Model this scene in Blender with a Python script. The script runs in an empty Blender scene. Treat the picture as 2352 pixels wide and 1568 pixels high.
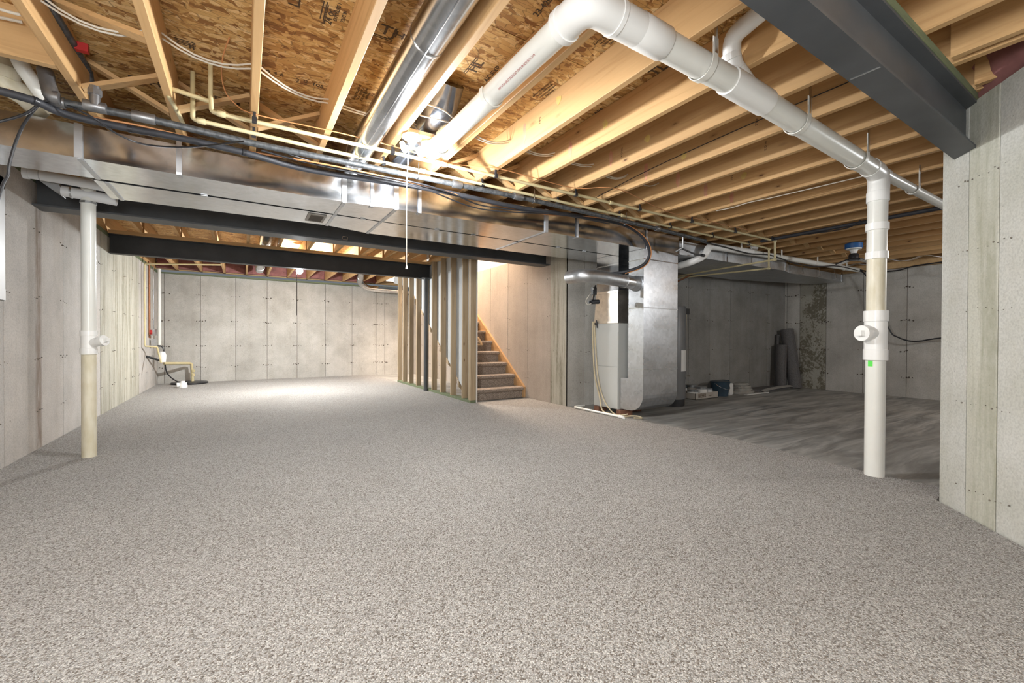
import bpy, bmesh, math, random
from mathutils import Vector, Matrix
random.seed(7)
sc = bpy.context.scene
COL = sc.collection
PI = math.pi

# ------------------------------------------------------------------ camera
cam_data = bpy.data.cameras.new('camera')
cam = bpy.data.objects.new('camera', cam_data)
COL.objects.link(cam)
cam_data.sensor_width = 36.0
cam_data.lens = 985.295 / 2352 * 36
cam_data.clip_start = 0.02
R = Matrix(((0.847927, 0.000538, -0.530113), (-0.530097, 0.008605, -0.847893), (0.004106, 0.999963, 0.007582)))
cam.matrix_world = Matrix.Translation((0, 0, 0.96)) @ R.to_4x4()
sc.camera = cam

# ------------------------------------------------------------------ world, exposure, lights
w = bpy.data.worlds.new('world'); sc.world = w; w.use_nodes = True
w.node_tree.nodes['Background'].inputs[0].default_value = (0.5, 0.55, 0.6, 1)
w.node_tree.nodes['Background'].inputs[1].default_value = 0.15
vs = sc.view_settings
vs.view_transform = 'Standard'; vs.look = 'None'; vs.gamma = 1.0; vs.use_curve_mapping = False
vs.exposure = 1.12

def point(name, loc, power, color=(1, 1, 1), radius=0.05):
    d = bpy.data.lights.new(name, 'POINT'); d.energy = power; d.color = color; d.shadow_soft_size = radius
    o = bpy.data.objects.new(name, d); COL.objects.link(o); o.location = loc
    return o

def area(name, loc, size, power, color, rot=(0, 0, 0)):
    d = bpy.data.lights.new(name, 'AREA'); d.shape = 'RECTANGLE'; d.size = size[0]; d.size_y = size[1]
    d.energy = power; d.color = color
    o = bpy.data.objects.new(name, d); COL.objects.link(o); o.location = loc; o.rotation_euler = rot
    return o

def head(name, loc, d, size, power, color):
    o = area(name, loc, (size, size), power, color)
    o.rotation_euler = Vector(d).to_track_quat('-Z', 'Y').to_euler()
head('lamp_light_main_right', (1.02, 2.63, 2.10), (0.45, -0.85, -0.28), 0.06, 15, (0.97, 0.99, 1.0))
head('lamp_light_main_left', (0.90, 2.68, 2.10), (-0.9, 0.0, -0.42), 0.06, 16, (0.97, 0.99, 1.0))
head('lamp_light_main_back', (1.00, 2.78, 2.08), (0.60, 0.70, -0.40), 0.06, 17, (0.97, 0.99, 1.0))
point('lamp_light_main', (0.93, 2.62, 2.07), 9, (0.97, 0.99, 1.0), 0.04)
area('lamp_light_far_down', (0.86, 8.40, 2.06), (0.1, 0.1), 50, (0.96, 0.99, 1.0))
point('lamp_light_far', (0.83, 8.35, 2.02), 100, (0.96, 0.99, 1.0), 0.03)
point('fill_light_near', (-0.55, 0.0, 1.45), 74, (0.97, 0.99, 1.0), 0.3)  # soft fill added beside the camera, no real lamp here
point('fill_light_rear', (-0.2, -2.0, 1.9), 75, (0.97, 0.99, 1.0), 0.3)  # unseen fill added behind the camera to lift the room
point('fill_light_utility', (7.4, -0.6, 2.0), 60, (0.95, 0.98, 1.0), 0.2)  # added fill for the utility side, not a fixture of the place
area('stairwell_light', (3.36, 8.6, 4.3), (0.7, 2.0), 190, (1.0, 0.80, 0.64))

# ------------------------------------------------------------------ materials
def ramp(nt, fac, stops, interp='LINEAR'):
    n = nt.nodes.new('ShaderNodeValToRGB'); n.color_ramp.interpolation = interp
    e = n.color_ramp.elements
    while len(e) > 1: e.remove(e[-1])
    e[0].position = stops[0][0]; e[0].color = (*stops[0][1], 1)
    for p, c in stops[1:]:
        k = e.new(p); k.color = (*c, 1)
    nt.links.new(fac, n.inputs[0]); return n.outputs[0]

def base_mat(name, rough=0.6, metal=0.0):
    m = bpy.data.materials.new(name); m.use_nodes = True
    nt = m.node_tree; b = nt.nodes['Principled BSDF']
    b.inputs['Roughness'].default_value = rough; b.inputs['Metallic'].default_value = metal
    return m, nt, b

def coords(nt, scale=(1, 1, 1), rot=(0, 0, 0), kind='Object', randomize=False):
    tc = nt.nodes.new('ShaderNodeTexCoord'); mp = nt.nodes.new('ShaderNodeMapping')
    mp.inputs['Scale'].default_value = scale; mp.inputs['Rotation'].default_value = rot
    nt.links.new(tc.outputs[kind], mp.inputs['Vector'])
    if randomize:
        oi = nt.nodes.new('ShaderNodeObjectInfo')
        mu = nt.nodes.new('ShaderNodeMath'); mu.operation = 'MULTIPLY'; mu.inputs[1].default_value = 37.0
        nt.links.new(oi.outputs['Random'], mu.inputs[0])
        cb = nt.nodes.new('ShaderNodeCombineXYZ')
        for i in range(3): nt.links.new(mu.outputs[0], cb.inputs[i])
        nt.links.new(cb.outputs[0], mp.inputs['Location'])
    return mp.outputs[0]

def noise(nt, vec, scale, detail=4, rough=0.55, dist=0.0):
    n = nt.nodes.new('ShaderNodeTexNoise'); n.inputs['Scale'].default_value = scale
    n.inputs['Detail'].default_value = detail; n.inputs['Roughness'].default_value = rough
    n.inputs['Distortion'].default_value = dist
    nt.links.new(vec, n.inputs['Vector']); return n.outputs['Fac']

def voro(nt, vec, scale, feature='F1', out='Distance', rnd=1.0):
    n = nt.nodes.new('ShaderNodeTexVoronoi'); n.feature = feature; n.inputs['Scale'].default_value = scale
    n.inputs['Randomness'].default_value = rnd
    nt.links.new(vec, n.inputs['Vector']); return n.outputs[out]

def math_(nt, op, a, b=None, c=None):
    n = nt.nodes.new('ShaderNodeMath'); n.operation = op
    for i, v in enumerate((a, b, c)):
        if v is None: continue
        if isinstance(v, (int, float)): n.inputs[i].default_value = v
        else: nt.links.new(v, n.inputs[i])
    return n.outputs[0]

def mixc(nt, fac, a, b, mode='MIX'):
    n = nt.nodes.new('ShaderNodeMix'); n.data_type = 'RGBA'; n.blend_type = mode
    if isinstance(fac, (int, float)): n.inputs[0].default_value = fac
    else: nt.links.new(fac, n.inputs[0])
    for i, v in ((6, a), (7, b)):
        if isinstance(v, tuple): n.inputs[i].default_value = (*v, 1)
        else: nt.links.new(v, n.inputs[i])
    return n.outputs[2]

def bump(nt, b, h, strength=0.3, dist=0.01):
    n = nt.nodes.new('ShaderNodeBump'); n.inputs['Strength'].default_value = strength
    n.inputs['Distance'].default_value = dist
    nt.links.new(h, n.inputs['Height']); nt.links.new(n.outputs[0], b.inputs['Normal'])

def tint(nt, col, amt=0.12):
    oi = nt.nodes.new('ShaderNodeObjectInfo')
    f = ramp(nt, oi.outputs['Random'], [(0, (1 - amt,) * 3), (1, (1.0, 1.0, 1.0))])
    return mixc(nt, 1.0, col, f, 'MULTIPLY')

def plain(name, c1, c2=None, scale=8, rough=0.5, metal=0.0, b_str=0.0, stretch=(1, 1, 1), detail=4, emit=None):
    m, nt, b = base_mat(name, rough, metal)
    v = coords(nt, stretch)
    f = noise(nt, v, scale, detail)
    c2 = c2 or tuple(x * 0.8 for x in c1)
    nt.links.new(ramp(nt, f, [(0.3, c2), (0.7, c1)]), b.inputs['Base Color'])
    if b_str: bump(nt, b, f, b_str, 0.004)
    if emit:
        b.inputs['Emission Color'].default_value = (*emit[0], 1); b.inputs['Emission Strength'].default_value = emit[1]
    return m

def wood(name, axis='Y', light=(0.74, 0.52, 0.28), dark=(0.52, 0.33, 0.15), knots=True, rough=0.6):
    m, nt, b = base_mat(name, rough)
    st = {'X': (0.5, 9, 9), 'Y': (9, 0.5, 9), 'Z': (9, 9, 0.5)}[axis]
    v = coords(nt, st, randomize=True)
    n1 = noise(nt, v, 2.2, 5, 0.6, 0.8)
    col = ramp(nt, n1, [(0.28, dark), (0.5, light), (0.75, tuple(min(1, x * 1.08) for x in light))])
    n2 = noise(nt, v, 9, 3)
    col = mixc(nt, math_(nt, 'MULTIPLY', n2, 0.35), col, dark)
    h = n1
    if knots:
        ks = {'X': (1, 2.6, 2.6), 'Y': (0.3, 1, 2.6), 'Z': (2.6, 0.3, 1)}[axis]
        kv = coords(nt, ks, randomize=True)
        d = voro(nt, kv, 2.9)
        k = ramp(nt, d, [(0.0, (1, 1, 1)), (0.045, (0.95, 0.95, 0.95)), (0.07, (0.3,) * 3), (0.14, (0, 0, 0))])
        col = mixc(nt, k, col, (0.13, 0.055, 0.02))
    nt.links.new(tint(nt, col, 0.2), b.inputs['Base Color'])
    bump(nt, b, n2, 0.12, 0.003)
    return m

def osb(name):
    m, nt, b = base_mat(name, 0.62)
    base = coords(nt, (1, 1, 1))
    warp = nt.nodes.new('ShaderNodeTexNoise'); warp.inputs['Scale'].default_value = 5; warp.inputs['Detail'].default_value = 2
    nt.links.new(base, warp.inputs['Vector'])
    cols = []
    for rot, sx, sy in ((0.22, 9.5, 36), (-0.45, 11, 38), (0.7, 9, 32)):
        vm = nt.nodes.new('ShaderNodeVectorMath'); vm.operation = 'MULTIPLY_ADD'
        nt.links.new(warp.outputs['Color'], vm.inputs[0]); vm.inputs[1].default_value = (0.035, 0.035, 0.0)
        nt.links.new(base, vm.inputs[2])
        mp = nt.nodes.new('ShaderNodeMapping'); mp.inputs['Rotation'].default_value = (0, 0, rot)
        mp.inputs['Scale'].default_value = (sx, sy, 3)
        nt.links.new(vm.outputs[0], mp.inputs['Vector'])
        c = voro(nt, mp.outputs[0], 1.0, 'F1', 'Color')
        sep = nt.nodes.new('ShaderNodeSeparateColor'); nt.links.new(c, sep.inputs[0])
        cols.append((sep.outputs[0], voro(nt, mp.outputs[0], 1.0, 'DISTANCE_TO_EDGE')))
    stops = [(0.0, (0.22, 0.09, 0.022)), (0.14, (0.38, 0.19, 0.05)), (0.35, (0.55, 0.32, 0.105)), (0.7, (0.68, 0.44, 0.17)), (1.0, (0.84, 0.62, 0.32))]
    ca = ramp(nt, cols[0][0], stops); cb = ramp(nt, cols[1][0], stops); cc = ramp(nt, cols[2][0], stops)
    f1 = ramp(nt, noise(nt, base, 16, 2), [(0.47, (0, 0, 0)), (0.5, (1, 1, 1))])
    f2 = ramp(nt, noise(nt, base, 11, 2, 0.5, 1.0), [(0.52, (0, 0, 0)), (0.55, (1, 1, 1))])
    col = mixc(nt, f2, mixc(nt, f1, ca, cb), cc)
    e = ramp(nt, cols[0][1], [(0.0, (0.22,) * 3), (0.045, (1, 1, 1))])
    col = mixc(nt, 0.8, col, e, 'MULTIPLY')
    fine = noise(nt, coords(nt, (20, 160, 20)), 1.5, 3)
    col = mixc(nt, math_(nt, 'MULTIPLY', fine, 0.3), col, (0.25, 0.12, 0.04))
    nt.links.new(col, b.inputs['Base Color'])
    bump(nt, b, cols[0][0], 0.35, 0.004)
    return m

def concrete(name, light=(0.50, 0.485, 0.455), dark=(0.36, 0.345, 0.315), streak=0.0, streak_col=(0.20, 0.19, 0.12), stain=None, moss=False, rough=0.85):
    m, nt, b = base_mat(name, rough)
    v = coords(nt)
    big = noise(nt, v, 2.0, 8, 0.68)
    col = ramp(nt, big, [(0.3, dark), (0.62, light)])
    vstr = noise(nt, coords(nt, (7, 7, 0.5), randomize=True), 1.0, 5, 0.6, 0.2)
    col = mixc(nt, 1.0, col, ramp(nt, vstr, [(0.32, (0.92, 0.91, 0.89)), (0.55, (1, 1, 1))]), 'MULTIPLY')
    fine = noise(nt, v, 90, 2, 0.5)
    col = mixc(nt, 1.0, col, ramp(nt, fine, [(0.3, (0.82,) * 3), (0.6, (1.0,) * 3)]), 'MULTIPLY')
    pits = ramp(nt, voro(nt, v, 26), [(0.0, (0.35,) * 3), (0.05, (0.5,) * 3), (0.09, (1, 1, 1))])
    col = mixc(nt, 0.7, col, pits, 'MULTIPLY')
    if streak:
        sv = coords(nt, (14, 14, 0.7))
        s = noise(nt, sv, 1.0, 5, 0.65, 0.3)
        sf = ramp(nt, s, [(0.45, (0, 0, 0)), (0.60, (1, 1, 1))])
        g = noise(nt, coords(nt, (1, 1, 0.6)), 30, 4)
        sf2 = math_(nt, 'MULTIPLY', math_(nt, 'MULTIPLY', sf, streak), g)
        col = mixc(nt, sf2, col, streak_col)
        col = mixc(nt, streak * 0.2, col, (0.46, 0.45, 0.38))
    if moss:
        mo = math_(nt, 'ADD', math_(nt, 'MULTIPLY', noise(nt, coords(nt, (1, 1, 0.7)), 3.0, 5, 0.6, 0.5), 0.45), math_(nt, 'MULTIPLY', noise(nt, coords(nt), 26, 6, 0.75), 0.55))
        mf = ramp(nt, mo, [(0.49, (0, 0, 0)), (0.53, (1, 1, 1))])
        col = mixc(nt, math_(nt, 'MULTIPLY', mf, 0.85), mixc(nt, 0.25, col, (0.42, 0.39, 0.30)), (0.12, 0.105, 0.07))
    if stain:
        axis, c, wd, sc_ = stain
        tc = nt.nodes.new('ShaderNodeTexCoord'); sp = nt.nodes.new('ShaderNodeSeparateXYZ')
        nt.links.new(tc.outputs['Object'], sp.inputs[0])
        d = math_(nt, 'ABSOLUTE', math_(nt, 'SUBTRACT', sp.outputs[axis], c))
        f = ramp(nt, math_(nt, 'DIVIDE', d, wd), [(0.5, (1, 1, 1)), (1.0, (0, 0, 0))])
        ns = ramp(nt, noise(nt, coords(nt, (3, 3, 1)), 4, 5), [(0.3, (0.25,) * 3), (0.6, (0.8,) * 3)])
        col = mixc(nt, math_(nt, 'MULTIPLY', f, ns), col, sc_)
    nt.links.new(tint(nt, col, 0.10), b.inputs['Base Color'])
    bump(nt, b, math_(nt, 'ADD', fine, math_(nt, 'MULTIPLY', big, 2.0)), 0.25, 0.004)
    return m

def carpet_mat(name, mul=(1.28, 1.25, 1.22)):
    m, nt, b = base_mat(name, 0.95)
    v = coords(nt)
    nn = nt.nodes.new('ShaderNodeTexNoise'); nn.inputs['Scale'].default_value = 60; nn.inputs['Detail'].default_value = 1
    nt.links.new(v, nn.inputs['Vector'])
    vm = nt.nodes.new('ShaderNodeVectorMath'); vm.operation = 'MULTIPLY_ADD'
    nt.links.new(nn.outputs['Color'], vm.inputs[0]); vm.inputs[1].default_value = (0.006,) * 3
    nt.links.new(v, vm.inputs[2])
    vo = nt.nodes.new('ShaderNodeTexVoronoi'); vo.inputs['Scale'].default_value = 215
    nt.links.new(vm.outputs[0], vo.inputs['Vector'])
    sep = nt.nodes.new('ShaderNodeSeparateColor'); nt.links.new(vo.outputs['Color'], sep.inputs[0])
    col = ramp(nt, sep.outputs[0], [(0.0, (0.085, 0.065, 0.05)), (0.10, (0.16, 0.138, 0.115)), (0.25, (0.25, 0.24, 0.222)), (0.5, (0.34, 0.336, 0.325)), (0.8, (0.43, 0.43, 0.422)), (1.0, (0.54, 0.545, 0.535))])
    edge = ramp(nt, vo.outputs['Distance'], [(0.25, (1, 1, 1)), (0.8, (0.42,) * 3)])
    col = mixc(nt, 0.85, col, edge, 'MULTIPLY')
    col = mixc(nt, 1.0, col, mul, 'MULTIPLY')
    big = ramp(nt, noise(nt, v, 0.9, 3), [(0.35, (0.9,) * 3), (0.65, (1.0,) * 3)])
    col = mixc(nt, 1.0, col, big, 'MULTIPLY')
    nt.links.new(col, b.inputs['Base Color'])
    bump(nt, b, math_(nt, 'SUBTRACT', 1.0, vo.outputs['Distance']), 0.8, 0.006)
    b.inputs['Sheen Weight'].default_value = 0.15
    return m

def slab_mat(name):
    m, nt, b = base_mat(name, 0.55)
    v = coords(nt, (0.6, 4.0, 1), (0, 0, 0.35))
    n = noise(nt, v, 1.6, 7, 0.65, 0.8)
    col = ramp(nt, n, [(0.34, (0.13, 0.132, 0.128)), (0.5, (0.27, 0.272, 0.262)), (0.64, (0.44, 0.44, 0.425))])
    n2 = noise(nt, coords(nt), 0.7, 3)
    col = mixc(nt, ramp(nt, n2, [(0.35, (0, 0, 0)), (0.7, (0.4, 0.4, 0.4))]), col, (0.38, 0.36, 0.32))
    nt.links.new(col, b.inputs['Base Color'])
    bump(nt, b, n, 0.1, 0.004)
    return m

def metal(name, c=(0.72, 0.74, 0.76), rough=0.28, spangle=30, wavy=0.06, smudge=0.12):
    m, nt, b = base_mat(name, rough, 1.0)
    v = coords(nt)
    s = nt.nodes.new('ShaderNodeSeparateColor'); nt.links.new(voro(nt, v, spangle, 'F1', 'Color'), s.inputs[0])
    sm = noise(nt, coords(nt, (1, 1, 2.5)), 2.5, 2, 0.5, 0.2)
    col = ramp(nt, s.outputs[0], [(0, tuple(x * 0.86 for x in c)), (1, c)])
    nt.links.new(col, b.inputs['Base Color'])
    r = ramp(nt, sm, [(0.3, (rough * 0.75,) * 3), (0.72, (min(1, rough + smudge),) * 3)])
    nt.links.new(r, b.inputs['Roughness'])
    if wavy: bump(nt, b, noise(nt, v, 1.6, 1), wavy, 0.05)
    return m

M = {}
M['joist'] = wood('wood_joist', 'Y', (0.68, 0.43, 0.20), (0.50, 0.28, 0.11))
M['wood_x'] = wood('wood_cross', 'X', (0.68, 0.44, 0.21), (0.50, 0.30, 0.13))
M['stud'] = wood('wood_stud', 'Z', (0.43, 0.33, 0.21), (0.27, 0.19, 0.11))
M['treated'] = plain('treated_lumber', (0.17, 0.20, 0.11), (0.11, 0.135, 0.075), 6, 0.75, b_str=0.1, stretch=(1, 8, 8))
M['skirt'] = wood('wood_skirt', 'Y', (0.60, 0.37, 0.18), (0.48, 0.27, 0.12), knots=False, rough=0.45)
M['osb'] = osb('osb_board')
M['conc'] = concrete('concrete_plain', (0.56, 0.545, 0.51), (0.41, 0.395, 0.36))
M['conc_left'] = concrete('concrete_left', (0.60, 0.57, 0.54), (0.45, 0.43, 0.40))
M['conc_rust'] = concrete('concrete_rust', (0.60, 0.56, 0.52), (0.46, 0.43, 0.40), stain=(1, 5.21, 0.085, (0.17, 0.11, 0.07)))
M['conc_streak'] = concrete('concrete_streaked', (0.56, 0.54, 0.47), (0.42, 0.40, 0.33), streak=1.7, streak_col=(0.17, 0.155, 0.10))
M['conc_warm'] = concrete('concrete_warm', (0.52, 0.46, 0.40), (0.42, 0.37, 0.32))
M['conc_pale'] = concrete('concrete_pale', (0.64, 0.64, 0.60), (0.52, 0.52, 0.46))
M['conc_pale_streak'] = concrete('concrete_pale_streaked', (0.62, 0.62, 0.55), (0.50, 0.50, 0.42), streak=1.1, streak_col=(0.28, 0.28, 0.19))
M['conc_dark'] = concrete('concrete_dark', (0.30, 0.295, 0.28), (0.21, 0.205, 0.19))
M['conc_moss'] = concrete('concrete_mossy', (0.40, 0.39, 0.35), (0.30, 0.29, 0.25), moss=True)
M['core'] = plain('concrete_joint', (0.13, 0.11, 0.09), (0.07, 0.055, 0.045), 6, 0.95)
M['tie'] = plain('tie_mark', (0.22, 0.20, 0.17), (0.12, 0.10, 0.08), 20, 0.9)
M['carpet'] = carpet_mat('carpet_berber')
M['stair_carpet'] = carpet_mat('carpet_stairs', (1.25, 1.02, 0.86))
M['slab'] = slab_mat('slab_trowelled')
M['steel'] = plain('steel_primer', (0.085, 0.092, 0.10), (0.06, 0.066, 0.072), 5, 0.5, b_str=0.05)
M['steel_shaded'] = plain('steel_primer_shaded', (0.045, 0.048, 0.052), (0.03, 0.032, 0.035), 5, 0.55, b_str=0.05)  # same primer with the far beam's shade put into the colour
M['galv'] = metal('galvanized', (0.66, 0.68, 0.71), 0.17, wavy=0.04, smudge=0.07)
M['galv_blue'] = metal('galvanized_blue', (0.40, 0.44, 0.52), 0.22, wavy=0.05)
M['galv_drop'] = metal('galvanized_drop', (0.60, 0.62, 0.65), 0.32, wavy=0, smudge=0.06)
M['galv_dull'] = metal('galvanized_dull', (0.60, 0.62, 0.64), 0.40, smudge=0.12)
M['galv_bright'] = metal('galvanized_bright', (0.80, 0.81, 0.82), 0.2, wavy=0.05)
M['cleat'] = plain('cleat_metal', (0.60, 0.62, 0.65), (0.48, 0.50, 0.53), 12, 0.4, metal=0.75)
M['pvc'] = plain('pvc_white', (0.80, 0.80, 0.76), (0.74, 0.74, 0.69), 3, 0.3)
M['pvc_fit'] = plain('pvc_fitting', (0.88, 0.88, 0.86), (0.84, 0.84, 0.82), 3, 0.28)
M['pvc_cream'] = plain('pvc_cream', (0.78, 0.74, 0.62), (0.60, 0.54, 0.38), 5, 0.4, stretch=(3, 3, 1))
M['cpvc'] = plain('cpvc_cream', (0.62, 0.54, 0.33), (0.52, 0.44, 0.24), 5, 0.4)
M['copper'] = plain('copper_pipe', (0.42, 0.19, 0.10), (0.28, 0.12, 0.06), 6, 0.4, metal=0.7)
M['wire_copper'] = plain('copper_wire', (0.55, 0.25, 0.10), (0.45, 0.2, 0.08), 6, 0.45)
M['black'] = plain('black_plastic', (0.022, 0.023, 0.027), (0.015, 0.015, 0.018), 5, 0.38)
M['rubber'] = plain('black_foam', (0.035, 0.037, 0.045), (0.02, 0.021, 0.026), 12, 0.6, b_str=0.1)
M['iron'] = plain('black_iron', (0.16, 0.17, 0.18), (0.05, 0.055, 0.06), 40, 0.5, metal=0.5, b_str=0.1)
M['malleable'] = plain('malleable_fitting', (0.30, 0.31, 0.32), (0.2, 0.2, 0.21), 20, 0.4, metal=0.8)
M['romex'] = plain('cable_white', (0.66, 0.62, 0.54), (0.55, 0.5, 0.42), 6, 0.5)
M['strap'] = plain('white_strap', (0.78, 0.77, 0.72), (0.7, 0.69, 0.64), 6, 0.4)
M['furnace'] = plain('furnace_enamel', (0.50, 0.51, 0.49), (0.47, 0.48, 0.46), 3, 0.35)
M['foil'] = metal('foil_tape', (0.80, 0.76, 0.70), 0.42, wavy=0.25)
M['pink'] = plain('pink_insulation', (0.36, 0.15, 0.14), (0.20, 0.085, 0.08), 7, 0.85, b_str=0.6)
M['blue'] = plain('blue_box', (0.02, 0.12, 0.35), (0.015, 0.09, 0.28), 5, 0.45)
M['red'] = plain('red_paint', (0.55, 0.03, 0.03), (0.4, 0.02, 0.02), 8, 0.5)
M['redmark'] = plain('red_crayon', (0.62, 0.27, 0.17), (0.60, 0.36, 0.22), 22, 0.7)
M['yellowmark'] = plain('yellow_crayon', (0.66, 0.50, 0.12), (0.64, 0.47, 0.2), 22, 0.7)
M['ink'] = plain('stamp_ink', (0.055, 0.04, 0.03), (0.12, 0.07, 0.035), 60, 0.8)
M['ink_red'] = plain('stamp_ink_red', (0.45, 0.16, 0.15), (0.5, 0.25, 0.24), 60, 0.8)
M['drywall'] = plain('drywall_back', (0.52, 0.54, 0.55), (0.46, 0.48, 0.49), 4, 0.85)
M['drywall_face'] = plain('drywall_face', (0.72, 0.69, 0.64), (0.68, 0.65, 0.6), 4, 0.85)
M['tank'] = plain('tank_enamel', (0.16, 0.165, 0.17), (0.13, 0.135, 0.14), 4, 0.4)
M['paper'] = plain('white_label', (0.72, 0.72, 0.70), (0.66, 0.66, 0.64), 10, 0.6)
M['card'] = plain('cardboard', (0.40, 0.37, 0.33), (0.34, 0.31, 0.27), 9, 0.8)
M['roll'] = plain('rolled_carpet', (0.17, 0.165, 0.165), (0.07, 0.065, 0.065), 120, 0.95, b_str=0.4)
M['brick'] = plain('brick_block', (0.22, 0.10, 0.06), (0.12, 0.06, 0.04), 25, 0.9, b_str=0.3)
M['hose'] = plain('vinyl_hose', (0.62, 0.54, 0.38), (0.5, 0.42, 0.27), 8, 0.25)
M['green'] = plain('green_sticker', (0.12, 0.80, 0.10), (0.1, 0.7, 0.08), 10, 0.5)
M['navy'] = plain('dark_blue_plastic', (0.03, 0.06, 0.09), (0.02, 0.04, 0.06), 8, 0.4)
M['cloth'] = plain('canvas_cloth', (0.36, 0.35, 0.32), (0.28, 0.27, 0.25), 14, 0.9, b_str=0.4)
M['frame'] = plain('vinyl_frame', (0.78, 0.79, 0.80), (0.74, 0.75, 0.76), 4, 0.35)
M['well'] = plain('window_well', (0.12, 0.13, 0.14), (0.08, 0.09, 0.1), 4, 0.6)
M['bulb'] = plain('lamp_glow', (1, 1, 1), (1, 1, 1), 4, 0.3, emit=((1.0, 1.0, 1.0), 9))
M['lens'] = plain('led_lens', (0.85, 0.85, 0.82), (0.8, 0.8, 0.78), 4, 0.3)
gm, gnt, gb = base_mat('glass', 0.05)
gb.inputs['Transmission Weight'].default_value = 1.0; gb.inputs['Base Color'].default_value = (0.9, 0.95, 0.95, 1)
M['glass'] = gm

# ------------------------------------------------------------------ mesh helpers
def B(): return bmesh.new()

def hexa(bm, p):
    v = [bm.verts.new(q) for q in p]
    for f in ((0, 3, 2, 1), (4, 5, 6, 7), (0, 1, 5, 4), (1, 2, 6, 5), (2, 3, 7, 6), (3, 0, 4, 7)):
        bm.faces.new([v[i] for i in f])

def box(bm, lo, hi):
    x0, y0, z0 = lo; x1, y1, z1 = hi
    hexa(bm, [(x0, y0, z0), (x1, y0, z0), (x1, y1, z0), (x0, y1, z0), (x0, y0, z1), (x1, y0, z1), (x1, y1, z1), (x0, y1, z1)])

def beam(bm, a, b, wv, hv):
    """bar from a to b with half-width vector wv and half-height vector hv"""
    a = Vector(a); b = Vector(b); wv = Vector(wv); hv = Vector(hv)
    hexa(bm, [a - wv - hv, a + wv - hv, b + wv - hv, b - wv - hv, a - wv + hv, a + wv + hv, b + wv + hv, b - wv + hv])

def prism(bm, poly, vec):
    """polygon (3D points) extruded by vec"""
    vec = Vector(vec)
    a = [bm.verts.new(Vector(p)) for p in poly]; b = [bm.verts.new(Vector(p) + vec) for p in poly]
    n = len(poly)
    bm.faces.new(a[::-1]); bm.faces.new(b)
    for i in range(n): bm.faces.new((a[i], a[(i + 1) % n], b[(i + 1) % n], b[i]))

def fillet(pts, r, n=5):
    pts = [Vector(p) for p in pts]
    if r <= 0 or len(pts) < 3: return pts
    out = [pts[0]]
    for i in range(1, len(pts) - 1):
        a, p, c = pts[i - 1], pts[i], pts[i + 1]
        d1 = (a - p); d2 = (c - p); l = min(r, d1.length * 0.49, d2.length * 0.49)
        s = p + d1.normalized() * l; e = p + d2.normalized() * l
        for k in range(n + 1):
            t = k / n
            out.append(s * (1 - t) ** 2 + p * 2 * t * (1 - t) + e * t * t)
    out.append(pts[-1]); return out

def spline(pts, n=6):
    P = [Vector(p) for p in pts]; out = []
    for i in range(len(P) - 1):
        p0 = P[max(i - 1, 0)]; p1 = P[i]; p2 = P[i + 1]; p3 = P[min(i + 2, len(P) - 1)]
        for k in range(n):
            t = k / n
            out.append(0.5 * ((2 * p1) + (p2 - p0) * t + (2 * p0 - 5 * p1 + 4 * p2 - p3) * t * t + (3 * p1 - p0 - 3 * p2 + p3) * t ** 3))
    out.append(P[-1]); return out

def tube(bm, pts, r, seg=12, cap=True, radii=None):
    P = [Vector(p) for p in pts]; rings = []
    t0 = (P[1] - P[0]).normalized()
    n = t0.orthogonal().normalized()
    for i, p in enumerate(P):
        if i == 0: t = (P[1] - P[0]).normalized()
        elif i == len(P) - 1: t = (P[-1] - P[-2]).normalized()
        else:
            t = ((P[i + 1] - P[i]).normalized() + (P[i] - P[i - 1]).normalized())
            t = t.normalized() if t.length > 1e-6 else (P[i + 1] - P[i]).normalized()
        n = (n - t * n.dot(t))
        n = n.normalized() if n.length > 1e-6 else t.orthogonal().normalized()
        b = t.cross(n); rr = radii[i] if radii else r
        rings.append([bm.verts.new(p + (n * math.cos(2 * PI * k / seg) + b * math.sin(2 * PI * k / seg)) * rr) for k in range(seg)])
    for a, b in zip(rings, rings[1:]):
        for k in range(seg): bm.faces.new((a[k], a[(k + 1) % seg], b[(k + 1) % seg], b[k]))
    if cap:
        bm.faces.new(rings[0][::-1]); bm.faces.new(rings[-1])

def ribbon(bm, pts, wv, t=0.0015):
    """flat strap along pts, half-width vector wv, thickness t"""
    P = [Vector(p) for p in pts]; wv = Vector(wv); rows = []
    for i, p in enumerate(P):
        d = (P[min(i + 1, len(P) - 1)] - P[max(i - 1, 0)]).normalized()
        nn = d.cross(wv).normalized() * t
        rows.append([bm.verts.new(q) for q in (p - wv - nn, p + wv - nn, p + wv + nn, p - wv + nn)])
    for a, b in zip(rows, rows[1:]):
        for k in range(4): bm.faces.new((a[k], a[(k + 1) % 4], b[(k + 1) % 4], b[k]))
    bm.faces.new(rows[0][::-1]); bm.faces.new(rows[-1])

def lathe(bm, c, axis, prof, seg=20):
    """prof: (distance along axis, radius)"""
    c = Vector(c); ax = Vector(axis).normalized()
    tube(bm, [c + ax * d for d, _ in prof], 0, seg, True, [max(r, 0.0005) for _, r in prof])

def mesh_obj(name, bm, mat, smooth=False):
    bmesh.ops.recalc_face_normals(bm, faces=bm.faces[:])
    me = bpy.data.meshes.new(name); bm.to_mesh(me); bm.free()
    me.materials.append(mat)
    if smooth:
        me.polygons.foreach_set('use_smooth', [True] * len(me.polygons))
        try: me.set_sharp_from_angle(angle=math.radians(38))
        except Exception: pass
    o = bpy.data.objects.new(name, me); COL.objects.link(o); return o

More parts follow.
